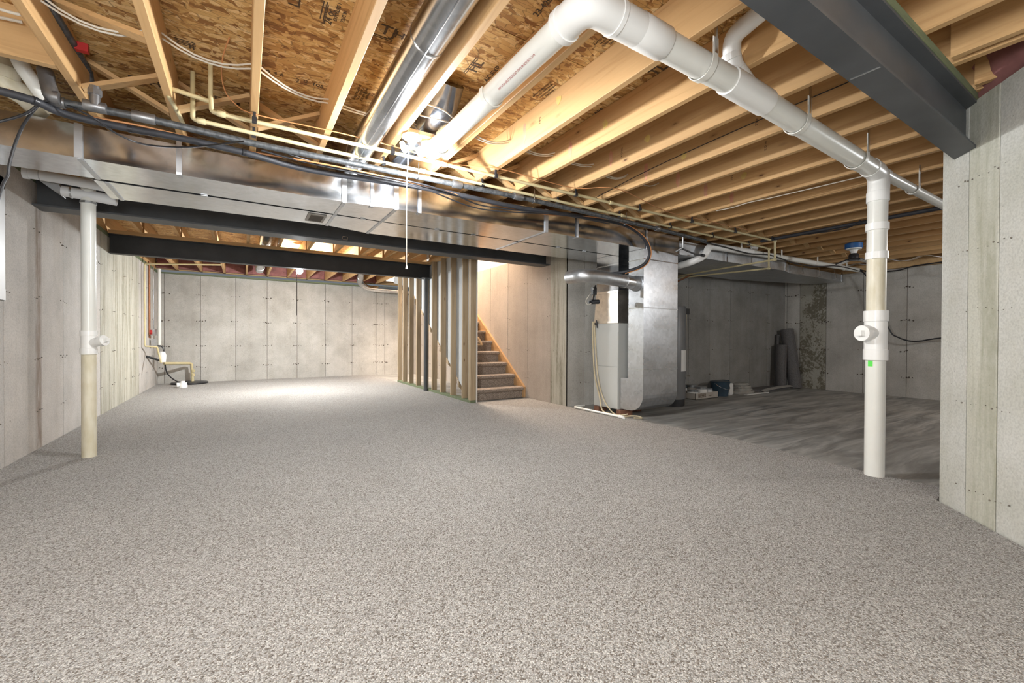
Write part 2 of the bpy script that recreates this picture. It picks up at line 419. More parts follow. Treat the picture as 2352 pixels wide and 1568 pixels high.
def part(name, bm, mat, parent, smooth=False, label=None, kind=None):
    o = mesh_obj(name, bm, M[mat] if isinstance(mat, str) else mat, smooth)
    o.parent = parent
    base = parent.matrix_world if parent.parent is None else None
    # every mesh is in world coordinates: undo the offset of the top-level empty
    root = parent
    while root.parent: root = root.parent
    if parent is root: o.matrix_parent_inverse = Matrix.Translation(-Vector(root.location))
    if label: o['label'] = label
    if kind: o['kind'] = kind
    return o

def thing(name, label, cat, loc=(0, 0, 0), group=None):
    o = bpy.data.objects.new(name, None); o.empty_display_size = 0.05
    COL.objects.link(o); o.location = loc
    o['label'] = label; o['category'] = cat
    if group: o['group'] = group
    return o

def solo(name, bm, mat, label, cat, group=None, smooth=True):
    o = mesh_obj(name, bm, M[mat], smooth); o['label'] = label; o['category'] = cat
    if group: o['group'] = group
    return o

def struct(name, label=None):
    o = bpy.data.objects.new(name, None); COL.objects.link(o); o['kind'] = 'structure'
    if label: o['label'] = label
    return o

def struct_mesh(name, bm, mat, label=None):
    o = mesh_obj(name, bm, M[mat]); o['kind'] = 'structure'
    if label: o['label'] = label
    return o

def text(name, s, loc, right, up, size, mat, parent, align='CENTER', ext=0.0003):
    cu = bpy.data.curves.new(name, 'FONT'); cu.body = s; cu.size = size; cu.align_x = align; cu.align_y = 'CENTER'
    cu.extrude = ext; cu.offset = size * 0.012
    tmp = bpy.data.objects.new('tmp', cu); COL.objects.link(tmp)
    me = bpy.data.meshes.new_from_object(tmp.evaluated_get(bpy.context.evaluated_depsgraph_get()))
    bpy.data.objects.remove(tmp); bpy.data.curves.remove(cu)
    r = Vector(right).normalized(); u = Vector(up).normalized(); n = r.cross(u)
    mt = Matrix(((r.x, u.x, n.x, loc[0]), (r.y, u.y, n.y, loc[1]), (r.z, u.z, n.z, loc[2]), (0, 0, 0, 1)))
    me.transform(mt); me.materials.clear(); me.materials.append(M[mat])
    o = bpy.data.objects.new(name, me); COL.objects.link(o); o.parent = parent
    root = parent
    while root.parent: root = root.parent
    if parent is root: o.matrix_parent_inverse = Matrix.Translation(-Vector(root.location))
    return o

# ------------------------------------------------------------------ the setting: floors
bm = B(); box(bm, (-1.9, -3.3, -0.2), (9.9, 11.8, 0.0)); struct_mesh('floor', bm, 'slab', 'grey trowelled concrete slab floor')
bm = B()
edge = [(1.74, -2.98), (1.74, -0.72), (3.48, 0.815), (3.62, 0.83), (3.82, 0.87), (3.79, 1.1), (3.80, 1.27), (3.88, 1.8), (3.965, 2.29), (3.93, 2.9), (3.885, 3.48), (3.84, 4.1), (3.83, 4.70), (3.83, 5.70), (2.93, 5.72), (2.8, 5.66), (2.8, 11.21), (-1.47, 11.11), (-1.47, -2.98)]
poly = [(x, y, 0.0) for x, y in edge]
prism(bm, poly, (0, 0, 0.012))
solo('carpet', bm, 'carpet', 'wall to wall beige and grey flecked berber carpet covering the main floor', 'carpet', smooth=False)

# ------------------------------------------------------------------ the setting: concrete walls cast against form panels
def wall(name, P, Q, inward, seams, zt, mats, thick=0.22, label=None, ties=(0.33, 0.77, 1.29, 1.84), tie_mat='tie', z0=0.0, tr=1.0):
    """wall face from P to Q (xy). seams: distances along P->Q. mats: one per panel or a single name"""
    P = Vector(P); Q = Vector(Q); d = (Q - P).normalized(); L = (Q - P).length
    nrm = Vector(inward).normalized()
    root = struct(name, label)
    def pt(s, o, z): return (P.x + d.x * s + nrm.x * o, P.y + d.y * s + nrm.y * o, z)
    bm = B()
    hexa(bm, [pt(0, -thick, z0), pt(L, -thick, z0), pt(L, -0.006, z0), pt(0, -0.006, z0), pt(0, -thick, zt), pt(L, -thick, zt), pt(L, -0.006, zt), pt(0, -0.006, zt)])
    part('wall_core', bm, 'core', root)
    st = [0] + [s for s in seams if 0 < s < L] + [L]
    for i in range(len(st) - 1):
        a = st[i] + (0.003 if i else 0); b = st[i + 1] - (0.003 if i < len(st) - 2 else 0)
        o = random.uniform(-0.0015, 0.0015)
        bm = B()
        hexa(bm, [pt(a, -0.02, z0), pt(b, -0.02, z0), pt(b, o, z0), pt(a, o, z0), pt(a, -0.02, zt), pt(b, -0.02, zt), pt(b, o, zt), pt(a, o, zt)])
        bmesh.ops.bevel(bm, geom=[e for e in bm.edges if abs(e.verts[0].co.z - e.verts[1].co.z) > 1], offset=0.0015, segments=1, affect='EDGES')
        mt = mats if isinstance(mats, str) else mats[min(i, len(mats) - 1)]
        part('concrete_panel', bm, mt, root)
    bm = B()
    for s in st[1:-1]:
        for z in ties:
            for k, ds in enumerate((-0.07, -0.03, 0.0, 0.035, 0.08)):
                if random.random() < 0.15: continue
                r = random.uniform(0.003, 0.007) * tr; zz = z + random.uniform(-0.012, 0.012)
                c = Vector(pt(s + ds + random.uniform(-.006, .006), 0.0025, zz))
                m4 = Matrix.Translation(c) @ Matrix.Diagonal((1, 1, random.uniform(0.5, 1.3), 1))
                bmesh.ops.create_icosphere(bm, subdivisions=1, radius=r, matrix=m4)
    if len(bm.verts): part('tie_marks', bm, tie_mat, root, kind='stuff')
    return root

WL = -1.475
ys = [5.19 - 0.6 * k for k in range(14, 0, -1)] + [5.19, 5.80, 6.42, 7.05, 7.68, 8.30, 8.85, 9.31, 9.95, 10.56]
ys = [y for y in ys if y > -3]
mats = []
for i in range(len(ys) + 1):
    mid = ((ys[i - 1] if i else -3) + (ys[i] if i < len(ys) else 11.2)) / 2
    mats.append('conc_rust' if 4.6 < mid < 5.75 else 'conc_streak' if 7.0 < mid < 9.3 else 'conc_left')
wall('wall_left', (WL, -3.0), (WL, 11.3), (1, 0), [y + 3.0 for y in ys], 2.24, mats, label='grey poured concrete foundation wall on the left with rust streaked form joints')
far_x = [-1.37, -0.77, -0.15, 0.45, 1.06, 1.68, 2.30, 2.90, 3.12, 3.7]
wall('wall_back', (WL - 0.0, 11.13), (4.05, 11.28), (0, -1), [x - WL for x in far_x], 2.245, 'conc', tr=2.2, tie_mat='core', label='grey poured concrete wall across the far end of the left room')
wall('wall_stair', (3.834, 4.70), (3.834, 11.2), (-1, 0), [0.36, 0.97, 1.57, 2.19, 2.8, 3.4, 4.0, 4.6, 5.2, 5.8], 2.24, ['conc_streak', 'conc_warm', 'conc_warm', 'conc_warm'], label='concrete wall on the right side of the stairs')
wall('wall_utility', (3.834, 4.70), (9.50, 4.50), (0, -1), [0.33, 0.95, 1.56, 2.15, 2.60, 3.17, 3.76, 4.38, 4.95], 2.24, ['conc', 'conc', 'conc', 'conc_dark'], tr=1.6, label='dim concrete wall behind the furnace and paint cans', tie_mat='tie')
wall('wall_right', (9.42, 4.60), (9.30, -3.0), (-1, 0), [0.14, 0.38, 0.84, 1.42, 2.02, 2.62, 3.22, 3.83, 4.43, 5.0, 5.6, 6.2], 2.165, ['conc', 'conc', 'conc_moss', 'conc'], tr=2.2, tie_mat='core', label='concrete wall at the far right with one mossy panel')
# angled pier wall at the right
A0 = Vector((3.490, 0.805)); A1 = Vector((3.054, 0.418)); ad = (A1 - A0).normalized(); an = Vector((ad.y, -ad.x)) * -1
if an.x > 0: an = -an
A2 = A0 + ad * 2.3
wall('wall_angled', A0, A2, an, [0.208, 0.415, 1.02, 1.63], 2.235, ['conc_pale', 'conc_pale_streak', 'conc_pale'], thick=0.26, tr=0.7, label='pale poured concrete wall running at an angle beside the camera', ties=(0.16, 0.62, 1.12, 1.45, 1.82))
wall('wall_side', (A2.x, A2.y + 0.05), (A2.x, -3.0), (-1, 0), [0.6, 1.2], 2.235, 'conc_pale')
bm = B(); box(bm, (-1.7, -3.25, 0), (9.6, -3.0, 2.24)); struct_mesh('wall_near', bm, 'conc', 'concrete wall behind the camera')

# window in the left wall, only its far jamb and sill show
win = struct('window_1', 'white vinyl framed basement window at the left edge')
bm = B()
for lo, hi in (((WL - 0.002, 4.49, 1.22), (WL + 0.010, 4.585, 2.1)), ((WL - 0.002, 3.55, 1.22), (WL + 0.010, 3.64, 2.1)), ((WL - 0.002, 3.55, 1.22), (WL + 0.012, 4.585, 1.30)), ((WL - 0.002, 3.55, 2.02), (WL + 0.010, 4.585, 2.1))):
    box(bm, lo, hi)
part('window_frame', bm, 'frame', win)
bm = B(); box(bm, (WL + 0.004, 3.64, 1.30), (WL + 0.008, 4.49, 2.02)); part('pane', bm, 'glass', win)
bm = B(); box(bm, (WL - 0.001, 3.64, 1.30), (WL + 0.002, 4.49, 2.02)); part('window_well', bm, 'well', win)

# ------------------------------------------------------------------ the setting: ceiling of joists and board sheets
ceil = struct('ceiling', 'open ceiling of bare wooden joists under strand board sheets')
JZ, JT = 2.27, 2.505
def jx(k): return -0.733 + 0.403 * k
def joist(x1, y0, y1, zb, zt, mat='joist', x0=None):
    bm = B(); box(bm, ((x1 - 0.04) if x0 is None else x0, y0, zb), (x1, y1, zt))
    bmesh.ops.bevel(bm, geom=[e for e in bm.edges if abs(e.verts[0].co.y - e.verts[1].co.y) > 0.5], offset=0.003, segments=1, affect='EDGES')
    return part('floor_joist', bm, mat, ceil)
joists = {}
for k in range(0, 26):
    yend = 5.018 if jx(k) < 3.8 else 4.78
    y0 = -3.0
    joists[k] = joist(jx(k), y0, yend, JZ, JT)
joist(jx(9) - 0.075, -3.0, 0.62, JZ, JT); joist(jx(10) + 0.075 - 0.15, -3.0, 0.62, JZ, JT)
for k in range(-1, 10):
    if k == -1: continue
    joist(jx(k), 5.24, 7.42, 2.335, 2.57); joist(jx(k) - 0.0, 7.55, 11.25, 2.335, 2.57)
joist(jx(-1), 5.24, 7.42, 2.335, 2.57); joist(jx(-1), 7.55, 11.25, 2.335, 2.57)
# header and diagonal brace by the plumbing at the top left
bm = B(); box(bm, (WL, 2.945, JZ), (jx(0) - 0.04, 2.985, JT)); part('header', bm, 'wood_x', ceil)
bm = B(); box(bm, (WL, 5.02, JZ), (3.83, 5.06, JT)); part('rim_board', bm, 'wood_x', ceil)
bm = B(); box(bm, (9.31, -3.0, 2.168), (9.46, 4.6, 2.288)); part('sill_plate', bm, 'wood_x', ceil)
bm = B(); box(bm, (9.36, -3.0, 2.29), (9.40, 4.6, JT)); part('rim_board', bm, 'joist', ceil)
bm = B(); box(bm, (-1.5, 11.22, 2.335), (3.9, 11.26, 2.57)); part('rim_board', bm, 'wood_x', ceil)
bm = B(); box(bm, (-1.56, -3.0, 2.30), (-1.50, 11.2, 2.57)); part('rim_board', bm, 'joist', ceil)
bm = B(); box(bm, (-1.7, -3.06, 2.24), (9.6, -3.0, JT)); part('rim_board', bm, 'wood_x', ceil)
# sill plates
for lo, hi in (((-1.5, 11.11, 2.247), (3.9, 11.22, 2.275)), ((-1.56, -3.0, 2.242), (WL - 0.005, 11.2, 2.30)),  ((3.85, 4.55, 2.242), (9.4, 4.72, 2.27))):
    bm = B(); box(bm, lo, hi); part('sill_plate', bm, 'treated', ceil)
# subfloor sheets (2.44 x 1.22 m) with visible joints
ysm = (1.143,1.866,2.505)[1]
r0 = ysm - 1.22 * 4
rows = [r0 + 1.22 * i for i in range(8)]
sheets = []
for i, y in enumerate(rows):
    off = -1.6 + (1.22 if i % 2 else 0.0) - 1.22
    x = off
    while x < 9.6:
        xa, xb = max(x, -1.56), min(x + 2.44, 9.6); ya, yb = max(y, -3.1), min(y + 1.22, 5.16)
        if xb - xa > 0.05 and yb - ya > 0.05:
            bm = B(); box(bm, (xa + 0.002, ya + 0.002, JT + random.uniform(0, 0.0012)), (xb - 0.002, yb - 0.002, JT + 0.02))
            s = part('subfloor_panel', bm, 'osb', ceil); sheets.append((s, xa, xb, ya, yb))
        x += 2.44
for i in range(5):
    y = 5.16 + 1.22 * i
    for xa, xb in ((-1.56, 0.9 - (i % 2) * 1.2), (0.9 - (i % 2) * 1.2, 2.86)):
        bm = B(); box(bm, (xa + 0.002, y + 0.002, 2.571), (xb - 0.002, min(y + 1.22, 11.3) - 0.002, 2.592))
        part('subfloor_panel', bm, 'osb', ceil)
bm = B(); box(bm, (2.86, 5.16, 2.571), (4.1, 5.9, 2.592)); part('subfloor_panel', bm, 'osb', ceil)
bm = B(); box(bm, (-1.7, 5.06, 2.50), (4.1, 5.16, 2.60)); part('rim_board', bm, 'wood_x', ceil)
# cross bridging between joists
def brace(a, b, t=0.011, wdt=0.028):
    a = Vector(a); b = Vector(b); d = (b - a).normalized(); side = Vector((0, 1, 0))
    up = d.cross(side).normalized()
    bm = B(); beam(bm, a, b, side * wdt, up * t); return part('bridging', bm, 'wood_x', ceil)
for k in range(0, 25):
    if k in (3, 4): continue
    xa = jx(k); xb = jx(k + 1) - 0.04; yb = 3.22 if jx(k) < 4 else 2.95
    brace((xa, yb - 0.035, JZ + 0.02), (xb, yb - 0.035, JT - 0.03))
    brace((xa, yb + 0.035, JT - 0.03), (xb, yb + 0.035, JZ + 0.02))
brace((jx(0), 2.76, JT - 0.03), (jx(1) - 0.04, 2.52, JZ + 0.03))
# joist k=2 paint daubs and lumber stamps on the faces that show
def daub(k, y, z, sy, sz, mat):
    j = joists[k]; x = jx(k) - 0.0405
    n = 14; pts = []
    for i in range(n):
        a = 2 * PI * i / n; rr = random.uniform(0.7, 1.1)
        pts.append((x - 0.0005, y + math.cos(a) * sy * rr, z + math.sin(a) * sz * rr))
    bm = B(); prism(bm, pts, (0.001, 0, 0)); part('paint_mark', bm, mat, j)
for (k, y, z, m_) in ((6, 2.478, 2.375, 'redmark'), (7, 2.473, 2.351, 'redmark'), (8, 2.464, 2.384, 'redmark'), (9, 2.46, 2.36, 'redmark'), (10, 2.45, 2.37, 'redmark'), (11, 2.45, 2.36, 'redmark'), (12, 2.44, 2.36, 'redmark'),
                      (6, 2.101, 2.427, 'yellowmark'), (7, 2.113, 2.392, 'yellowmark'), (8, 2.103, 2.393, 'yellowmark'), (9, 2.10, 2.36, 'yellowmark'), (11, 2.09, 2.37, 'yellowmark')):
    if m_ == 'redmark': daub(k, y, z, 0.022, 0.075, m_)
    else: daub(k, y, z, 0.028, 0.03, m_)
for k, y, s in ((6, 2.3, 'S-P-F'), (8, 2.35, 'K-D HT'), (9, 1.55, 'S-P-F'), (10, 1.7, 'K-D HT'), (11, 2.2, 'S-P-F')):
    text('grade_stamp', s, (jx(k) - 0.0405, y, 2.385), (0, -0.05, 1), (0, -1, -0.05), 0.022, 'ink', joists[k])
# printed marks on the underside of the sheets (baseline along +x reads with up = -y)
def sheet_at(x, y):
    for s, xa, xb, ya, yb in sheets:
        if xa <= x <= xb and ya <= y <= yb: return s
    return sheets[0][0]
def stamp(s, loc, size, rot90=False, mat='ink'):
    r, u = ((0, -1, 0), (-1, 0, 0)) if rot90 else ((1, 0, 0), (0, -1, 0))
    text('printed_stamp', s, (loc[0], loc[1], JT - 0.0008), r, u, size, mat, sheet_at(loc[0], loc[1]))
def bars(loc, dx, dy, n=3, along='x'):
    bm = B()
    for i in range(n):
        if along == 'x': box(bm, (loc[0] - dx / 2, loc[1] + i * dy, JT - 0.0012), (loc[0] + dx / 2, loc[1] + i * dy + dy * 0.4, JT - 0.0004))
        else: box(bm, (loc[0] + i * dx, loc[1] - dy / 2, JT - 0.0012), (loc[0] + i * dx + dx * 0.4, loc[1] + dy / 2, JT - 0.0004))
    part('printed_stamp', bm, 'ink', sheet_at(loc[0], loc[1]))
stamp('6 4 6', (0.156,2.877,2.505), 0.045)
stamp('3', (0.274,2.883,2.505), 0.045)
stamp('0', (0.317,2.871,2.505), 0.045)
stamp('105', (0.386,2.875,2.505), 0.045)
for p in ((0.271,2.85,2.505), (0.314,2.837,2.505), (0.38,2.836,2.505), (0.155,2.845,2.505)): bars(p, 0.045, 0.004, 1)
for p in ((0.279,2.911,2.505), (0.324,2.904,2.505), (0.393,2.909,2.505), (0.167,2.905,2.505)): bars(p, 0.045, 0.004, 1)
stamp('24 oc', (0.351,2.231,2.505), 0.05, True)
stamp('RATED SHEATHING', (0.333,2.229,2.505), 0.016, True)
stamp('EXPOSURE 1', (0.378,2.181,2.505), 0.024, True)
stamp('23/32 IN', (0.41,2.194,2.505), 0.024, True)
bars((0.311,2.205,2.505), 0.014, 0.13, 2, 'y')
stamp('LS', (0.201,2.218,2.505), 0.07, True)
stamp('TJ', (0.619,2.179,2.505), 0.10)
stamp('H', (0.677,2.18,2.505), 0.07)
bars((0.607,2.231,2.505), 0.10, 0.012, 2)
stamp('THIS SIDE', (0.667,2.802,2.505), 0.03)
bars((-0.261,2.812,2.505), 0.09, 0.014, 4)
stamp('II', (-0.235,2.859,2.505), 0.06)
stamp('D HI', (-0.496,3.393,2.505), 0.09)
stamp('ETM', (-0.089,3.383,2.505), 0.08)
stamp('HL', (1.12,2.19,2.505), 0.09, True)
bars((1.085,2.203,2.505), 0.012, 0.16, 2, 'y')
stamp('4/OEXP', (1.235,2.203,2.505), 0.05, True)
stamp('23-420', (1.184,1.634,2.505), 0.045, True)
stamp('APA', (2.047,2.171,2.505), 0.045, True)
stamp('TL', (2.019,1.657,2.505), 0.09, True)
bm = B()
# small mill print blocks made of short text lines
for base in ((1.57,2.172,2.505), (1.565,1.602,2.505), (0.606,2.824,2.505)):
    for i, s in enumerate(('RATED STURD-I-FLOOR', '24 OC  23/32 INCH', 'SIZED FOR SPACING', 'EXPOSURE 1')):
        text('printed_stamp', s, (base[0] + i * 0.022, base[1], JT - 0.0008), (0, -1, 0), (-1, 0, 0), 0.018, 'ink', sheet_at(base[0], base[1]))
bm.free()

# ------------------------------------------------------------------ steel beams
def ibeam(bm, x0, x1, yc, z0, z1, bf, tf=0.011, tw=0.008):
    h = bf / 2; t = tw / 2
    p = [(yc - h, z0), (yc + h, z0), (yc + h, z0 + tf), (yc + t, z0 + tf), (yc + t, z1 - tf), (yc + h, z1 - tf), (yc + h, z1), (yc - h, z1), (yc - h, z1 - tf), (yc - t, z1 - tf), (yc - t, z0 + tf), (yc - h, z0 + tf)]
    a = [bm.verts.new((x0, y, z)) for y, z in p]; b = [bm.verts.new((x1, y, z)) for y, z in p]
    for i in range(12): bm.faces.new((a[i], a[(i + 1) % 12], b[(i + 1) % 12], b[i]))
    for q in (a, b):
        for f in ((0, 1, 2, 11), (2, 3, 10, 11), (3, 4, 9, 10), (9, 4, 5, 8), (5, 6, 7, 8)):
            bm.faces.new([q[i] for i in f])
t = thing('steel_beam', 'dark grey steel beam overhead at the upper right, ending on the angled concrete wall', 'beam', (1.0, 0.688, 1.98))
bm = B(); ibeam(bm, WL, 3.50, 0.688, 1.983, 2.232, 0.11); part('web_and_flanges', bm, 'steel', t)
bm = B(); box(bm, (WL, 0.63, 2.232), (3.50, 0.746, 2.27)); part('nailer_plate', bm, 'treated', t, label='green treated wood plate')
bm = B(); box(bm, (2.02, 0.640, 1.9815), (2.028, 0.735, 1.983)); part('weld_mark', bm, 'galv_dull', t)
t = thing('steel_beam', 'dark steel beam just behind the large silver ducts', 'beam', (1.0, 5.19, 2.04))
bm = B(); ibeam(bm, WL - 0.05, 3.90, 5.187, 2.038, 2.29, 0.215, 0.014); part('web_and_flanges', bm, 'steel', t)
bm = B(); box(bm, (WL, 5.09, 2.29), (3.83, 5.29, 2.333)); part('nailer_plate', bm, 'wood_x', t)
bm = B(); box(bm, (0.93, 5.070, 2.052), (0.99, 5.079, 2.058)); box(bm, (0.93, 5.070, 2.085), (0.99, 5.079, 2.091)); box(bm, (0.93, 5.070, 2.052), (0.936, 5.079, 2.091)); box(bm, (0.984, 5.070, 2.052), (0.99, 5.079, 2.091))
part('beam_clip', bm, 'galv', t, label='small square metal loop')
t = thing('steel_beam', 'dark steel beam farthest back, spanning from the left wall to the stud wall', 'beam', (0.6, 7.48, 2.035))
bm = B(); ibeam(bm, WL - 0.05, 2.90, 7.485, 2.037, 2.288, 0.12, 0.012); part('web_and_flanges', bm, 'steel_shaded', t)
bm = B(); box(bm, (WL, 7.42, 2.288), (2.9, 7.55, 2.335)); part('nailer_plate', bm, 'wood_x', t)

# ------------------------------------------------------------------ trunk ducts
def ductseg(bm, x0, y0a, y0b, x1, y1a, y1b, z0, z1, z0b=None, z1b=None):
    z0b = z0 if z0b is None else z0b; z1b = z1 if z1b is None else z1b
    hexa(bm, [(x0, y0a, z0), (x1, y1a, z0b), (x1, y1b, z0b), (x0, y0b, z0), (x0, y0a, z1), (x1, y1a, z1b), (x1, y1b, z1b), (x0, y0b, z1)])
DZ = 2.02
t = thing('trunk_duct', 'long silver trunk duct nearer the camera, running to the tall duct drop', 'duct', (0.5, 3.7, DZ))
for args in ((WL + 0.01, 3.520, 3.93, -0.832, 3.530, 3.93, DZ, 2.215), (-0.828, 3.530, 3.93, 0.665, 3.550, 3.94, DZ, 2.212), (0.670, 3.550, 3.94, 1.064, 3.515, 3.955, DZ, 2.210, DZ, 2.232),
             (1.068, 3.515, 3.955, 2.548, 3.448, 3.945, DZ, 2.240), (2.552, 3.448, 3.945, 4.62, 3.458, 3.945, DZ, 2.235)):
    bm = B(); ductseg(bm, *args); part('duct_section', bm, 'galv', t)
def cleat(x, y, yb, zt, parent):
    bm = B(); box(bm, (x - 0.018, y - 0.012, DZ - 0.003), (x + 0.018, y + 0.004, zt + 0.004)); box(bm, (x - 0.012, y, DZ - 0.006), (x + 0.012, yb, DZ + 0.002))
    part('drive_cleat', bm, 'cleat', parent)
cleat(-0.83, 3.53, 3.93, 2.215, t); cleat(0.667, 3.55, 3.94, 2.212, t); cleat(1.066, 3.515, 3.955, 2.238, t); cleat(2.55, 3.448, 3.945, 2.238, t)
for x, y in ((-0.357, 3.533), (0.875, 3.530), (1.262, 3.503), (2.951, 3.448), (4.02, 3.455)):
    bm = B(); ribbon(bm, [(x, y + 0.03, 2.27), (x, y - 0.008, 2.235), (x, y - 0.008, 2.03), (x, y - 0.006, DZ - 0.004), (x, y + 0.06, DZ - 0.004)], (0.014, 0, 0), 0.001)
    part('hanger_strap', bm, 'cleat', t)
t2 = thing('trunk_duct', 'long rectangular silver trunk duct farther from the camera, beside the dark steel beam', 'duct', (0.5, 4.2, DZ))
for x0, a0, b0, x1, a1, b1, zt in ((WL + 0.01 + 0.6, 3.982, 4.44, -0.832 + 0.03, 3.982, 4.44, 2.21), (-0.80, 3.982, 4.44, 0.665, 3.982, 4.385, 2.21), (0.670, 3.982, 4.385, 1.064, 3.985, 4.49, 2.22), (1.068, 3.985, 4.49, 2.568, 3.982, 4.47, 2.22), (2.572, 3.982, 4.47, 4.40, 3.982, 4.45, 2.22)):
    bm = B(); ductseg(bm, x0, a0, b0, x1, a1, b1, DZ + 0.002, zt); part('duct_section', bm, 'galv', t2)
for x, a, b in ((-0.80, 3.982, 4.44), (0.667, 3.965, 4.387), (1.066, 3.975, 4.488), (2.57, 3.982, 4.468)):
    bm = B(); box(bm, (x - 0.012, a, DZ - 0.004), (x + 0.012, b, DZ + 0.004)); part('drive_cleat', bm, 'cleat', t2)
bm = B(); box(bm, (0.468, 4.03, DZ - 0.005), (0.615, 4.29, DZ)); part('grille_frame', bm, plain('grille_beige', (0.36, 0.33, 0.29), rough=0.5), t2, label='small brown rectangular grille')
bm = B()
for i in range(9): box(bm, (0.49, 4.065 + i * 0.022, DZ - 0.009), (0.593, 4.075 + i * 0.022, DZ - 0.004))
part('grille_slats', bm, plain('grille_brown', (0.10, 0.08, 0.06), rough=0.6), t2)
bm = B()
for x in (-0.25, 0.9, 1.6, 2.0, 3.1, 3.5): box(bm, (x - 0.02, 3.94, DZ - 0.007), (x + 0.02, 3.975, DZ - 0.002))
part('duct_clips', bm, 'galv_dull', t2, kind='stuff')
# the utility side trunk
t3 = thing('trunk_duct', 'silver trunk duct in the utility area right of the tall duct drop', 'duct', (7.0, 3.9, DZ))
for x0, a0, b0, x1, a1, b1, zt in ((4.63, 3.455, 4.45, 5.60, 3.43, 4.45, 2.19), (5.604, 3.43, 4.45, 7.10, 3.39, 4.42, 2.17), (7.104, 3.40, 4.42, 7.38, 3.47, 4.42, 2.15), (7.384, 3.47, 4.40, 9.30, 3.47, 3.95, 2.15)):
    bm = B(); ductseg(bm, x0, a0, b0, x1, a1, b1, DZ, zt); part('duct_section', bm, 'galv_dull', t3)
for x, y in ((5.602, 3.43), (7.102, 3.395), (7.38, 3.47), (9.29, 3.468)):
    bm = B(); box(bm, (x - 0.015, y - 0.010, DZ - 0.002), (x + 0.015, y + 0.003, 2.175)); part('drive_cleat', bm, 'galv', t3)
for x in (6.9, 7.7, 8.3, 8.9):
    bm = B(); ribbon(bm, [(x, 3.47, 2.27), (x, 3.43, 2.16), (x, 3.405, 2.03), (x, 3.50, DZ - 0.003)], (0.014, 0, 0), 0.001); part('hanger_strap', bm, 'galv_bright', t3)

# tall return drop with its curved boot
t = thing('return_drop', 'tall silver sheet metal duct drop with a curved boot at the bottom', 'duct', (4.29, 3.6, 0.09))
yA, yB_, yF = 3.46, 3.692, 3.815
prof = [(yA, 2.018), (yB_, 2.018), (yB_, 0.478), (yF, 0.472), (yF, 0.088), (3.66, 0.088)]
for i in range(9):
    a = PI / 2 * i / 8
    prof.append((3.66 - math.sin(a) * 0.20, 0.288 - math.cos(a) * 0.20))
bm = B(); prism(bm, [(3.985, y, z) for y, z in prof], (0.62, 0, 0)); part('duct_drop', bm, 'galv_drop', t)
for z in (0.595, 1.327, 1.90):
    bm = B(); box(bm, (3.983, 3.457, z - 0.006), (4.608, 3.695, z + 0.006)); part('seam', bm, 'galv', t)

# furnace
t = thing('furnace', 'pale grey furnace cabinet with a foil taped coil case above it', 'furnace', (4.16, 4.05, 0.07))
bm = B(); box(bm, (3.968, 3.838, 0.075), (4.45, 4.27, 1.05)); part('cabinet', bm, 'furnace', t)
bm = B(); box(bm, (3.960, 3.842, 0.085), (3.968, 4.266, 0.60)); part('access_panel', bm, 'furnace', t)
bm = B(); box(bm, (3.960, 3.842, 0.606), (3.968, 4.266, 1.045)); part('access_panel', bm, 'furnace', t)
bm = B(); box(bm, (3.972, 3.842, 1.05), (4.44, 4.262, 1.16)); part('cabinet_top', bm, 'furnace', t)
bm = B()
pz = [(3.842, 1.18), (4.275, 1.18), (4.235, 1.56), (3.85, 1.56)]
prism(bm, [(3.965, y, z) for y, z in pz], (0.47, 0, 0)); part('coil_case', bm, 'foil', t, label='coil case covered in crinkled foil tape')
for z in (1.17, 1.555):
    bm = B(); box(bm, (3.955, 3.835, z - 0.014), (4.44, 4.28, z + 0.014)); part('foil_seam', bm, 'foil', t)
bm = B(); box(bm, (3.975, 3.85, 1.56), (4.43, 4.24, 2.02)); part('plenum', bm, 'galv', t)
for z in (1.78, 1.90):
    bm = B(); box(bm, (3.968, 3.845, z - 0.006), (4.435, 4.245, z + 0.006)); part('plenum_seam', bm, 'galv_bright', t)
bm = B(); tube(bm, [(3.966, 4.22, 1.155), (3.93, 4.22, 1.155)], 0.014); tube(bm, [(3.945, 4.21, 1.20), (3.94, 4.19, 1.10)], 0.008); part('drain_port', bm, 'black', t, smooth=True); FURN = t

# bricks under the furnace
for i, (x, y, rz) in enumerate(((4.02, 4.20, 0.1), (4.04, 3.80, -0.2), (4.38, 3.95, 0.0))):
    bm = B(); box(bm, (-0.09, -0.045, 0), (0.09, 0.045, 0.072))
    bmesh.ops.bevel(bm, geom=bm.edges[:], offset=0.004, segments=1, affect='EDGES')
    o = solo('brick', bm, 'brick', ['reddish brown brick under the back left of the furnace cabinet', 'reddish brown brick under the near corner of the furnace beside the duct boot', 'reddish brown brick hidden deepest under the furnace'][i], 'brick', smooth=False)
    o.location = (x, y, 0.001 if x > 3.9 else 0.012); o.rotation_euler = (0, 0, rz)

# round metal air pipe to the drop
t = thing('round_duct', 'short round silver pipe joining the left side of the tall duct drop', 'duct', (3.5, 3.57, 1.63))
bm = B(); tube(bm, fillet([(3.20, 3.86, 1.665), (3.165, 3.60, 1.655), (3.45, 3.565, 1.648)], 0.10, 5), 0.078, 24); part('elbow', bm, 'galv_dull', t, smooth=True)
bm = B(); tube(bm, [(3.44, 3.567, 1.648), (3.78, 3.572, 1.632)], 0.075, 24); part('pipe', bm, 'galv_dull', t, smooth=True)
bm = B(); tube(bm, [(3.78, 3.572, 1.632), (3.90, 3.574, 1.626)], 0.080, 24); part('collar', bm, 'galv_bright', t, smooth=True)
bm = B(); tube(bm, [(3.90, 3.574, 1.626), (3.984, 3.576, 1.62)], 0.085, 24, True, [0.076, 0.095]); part('takeoff', bm, 'galv_dull', t, smooth=True)

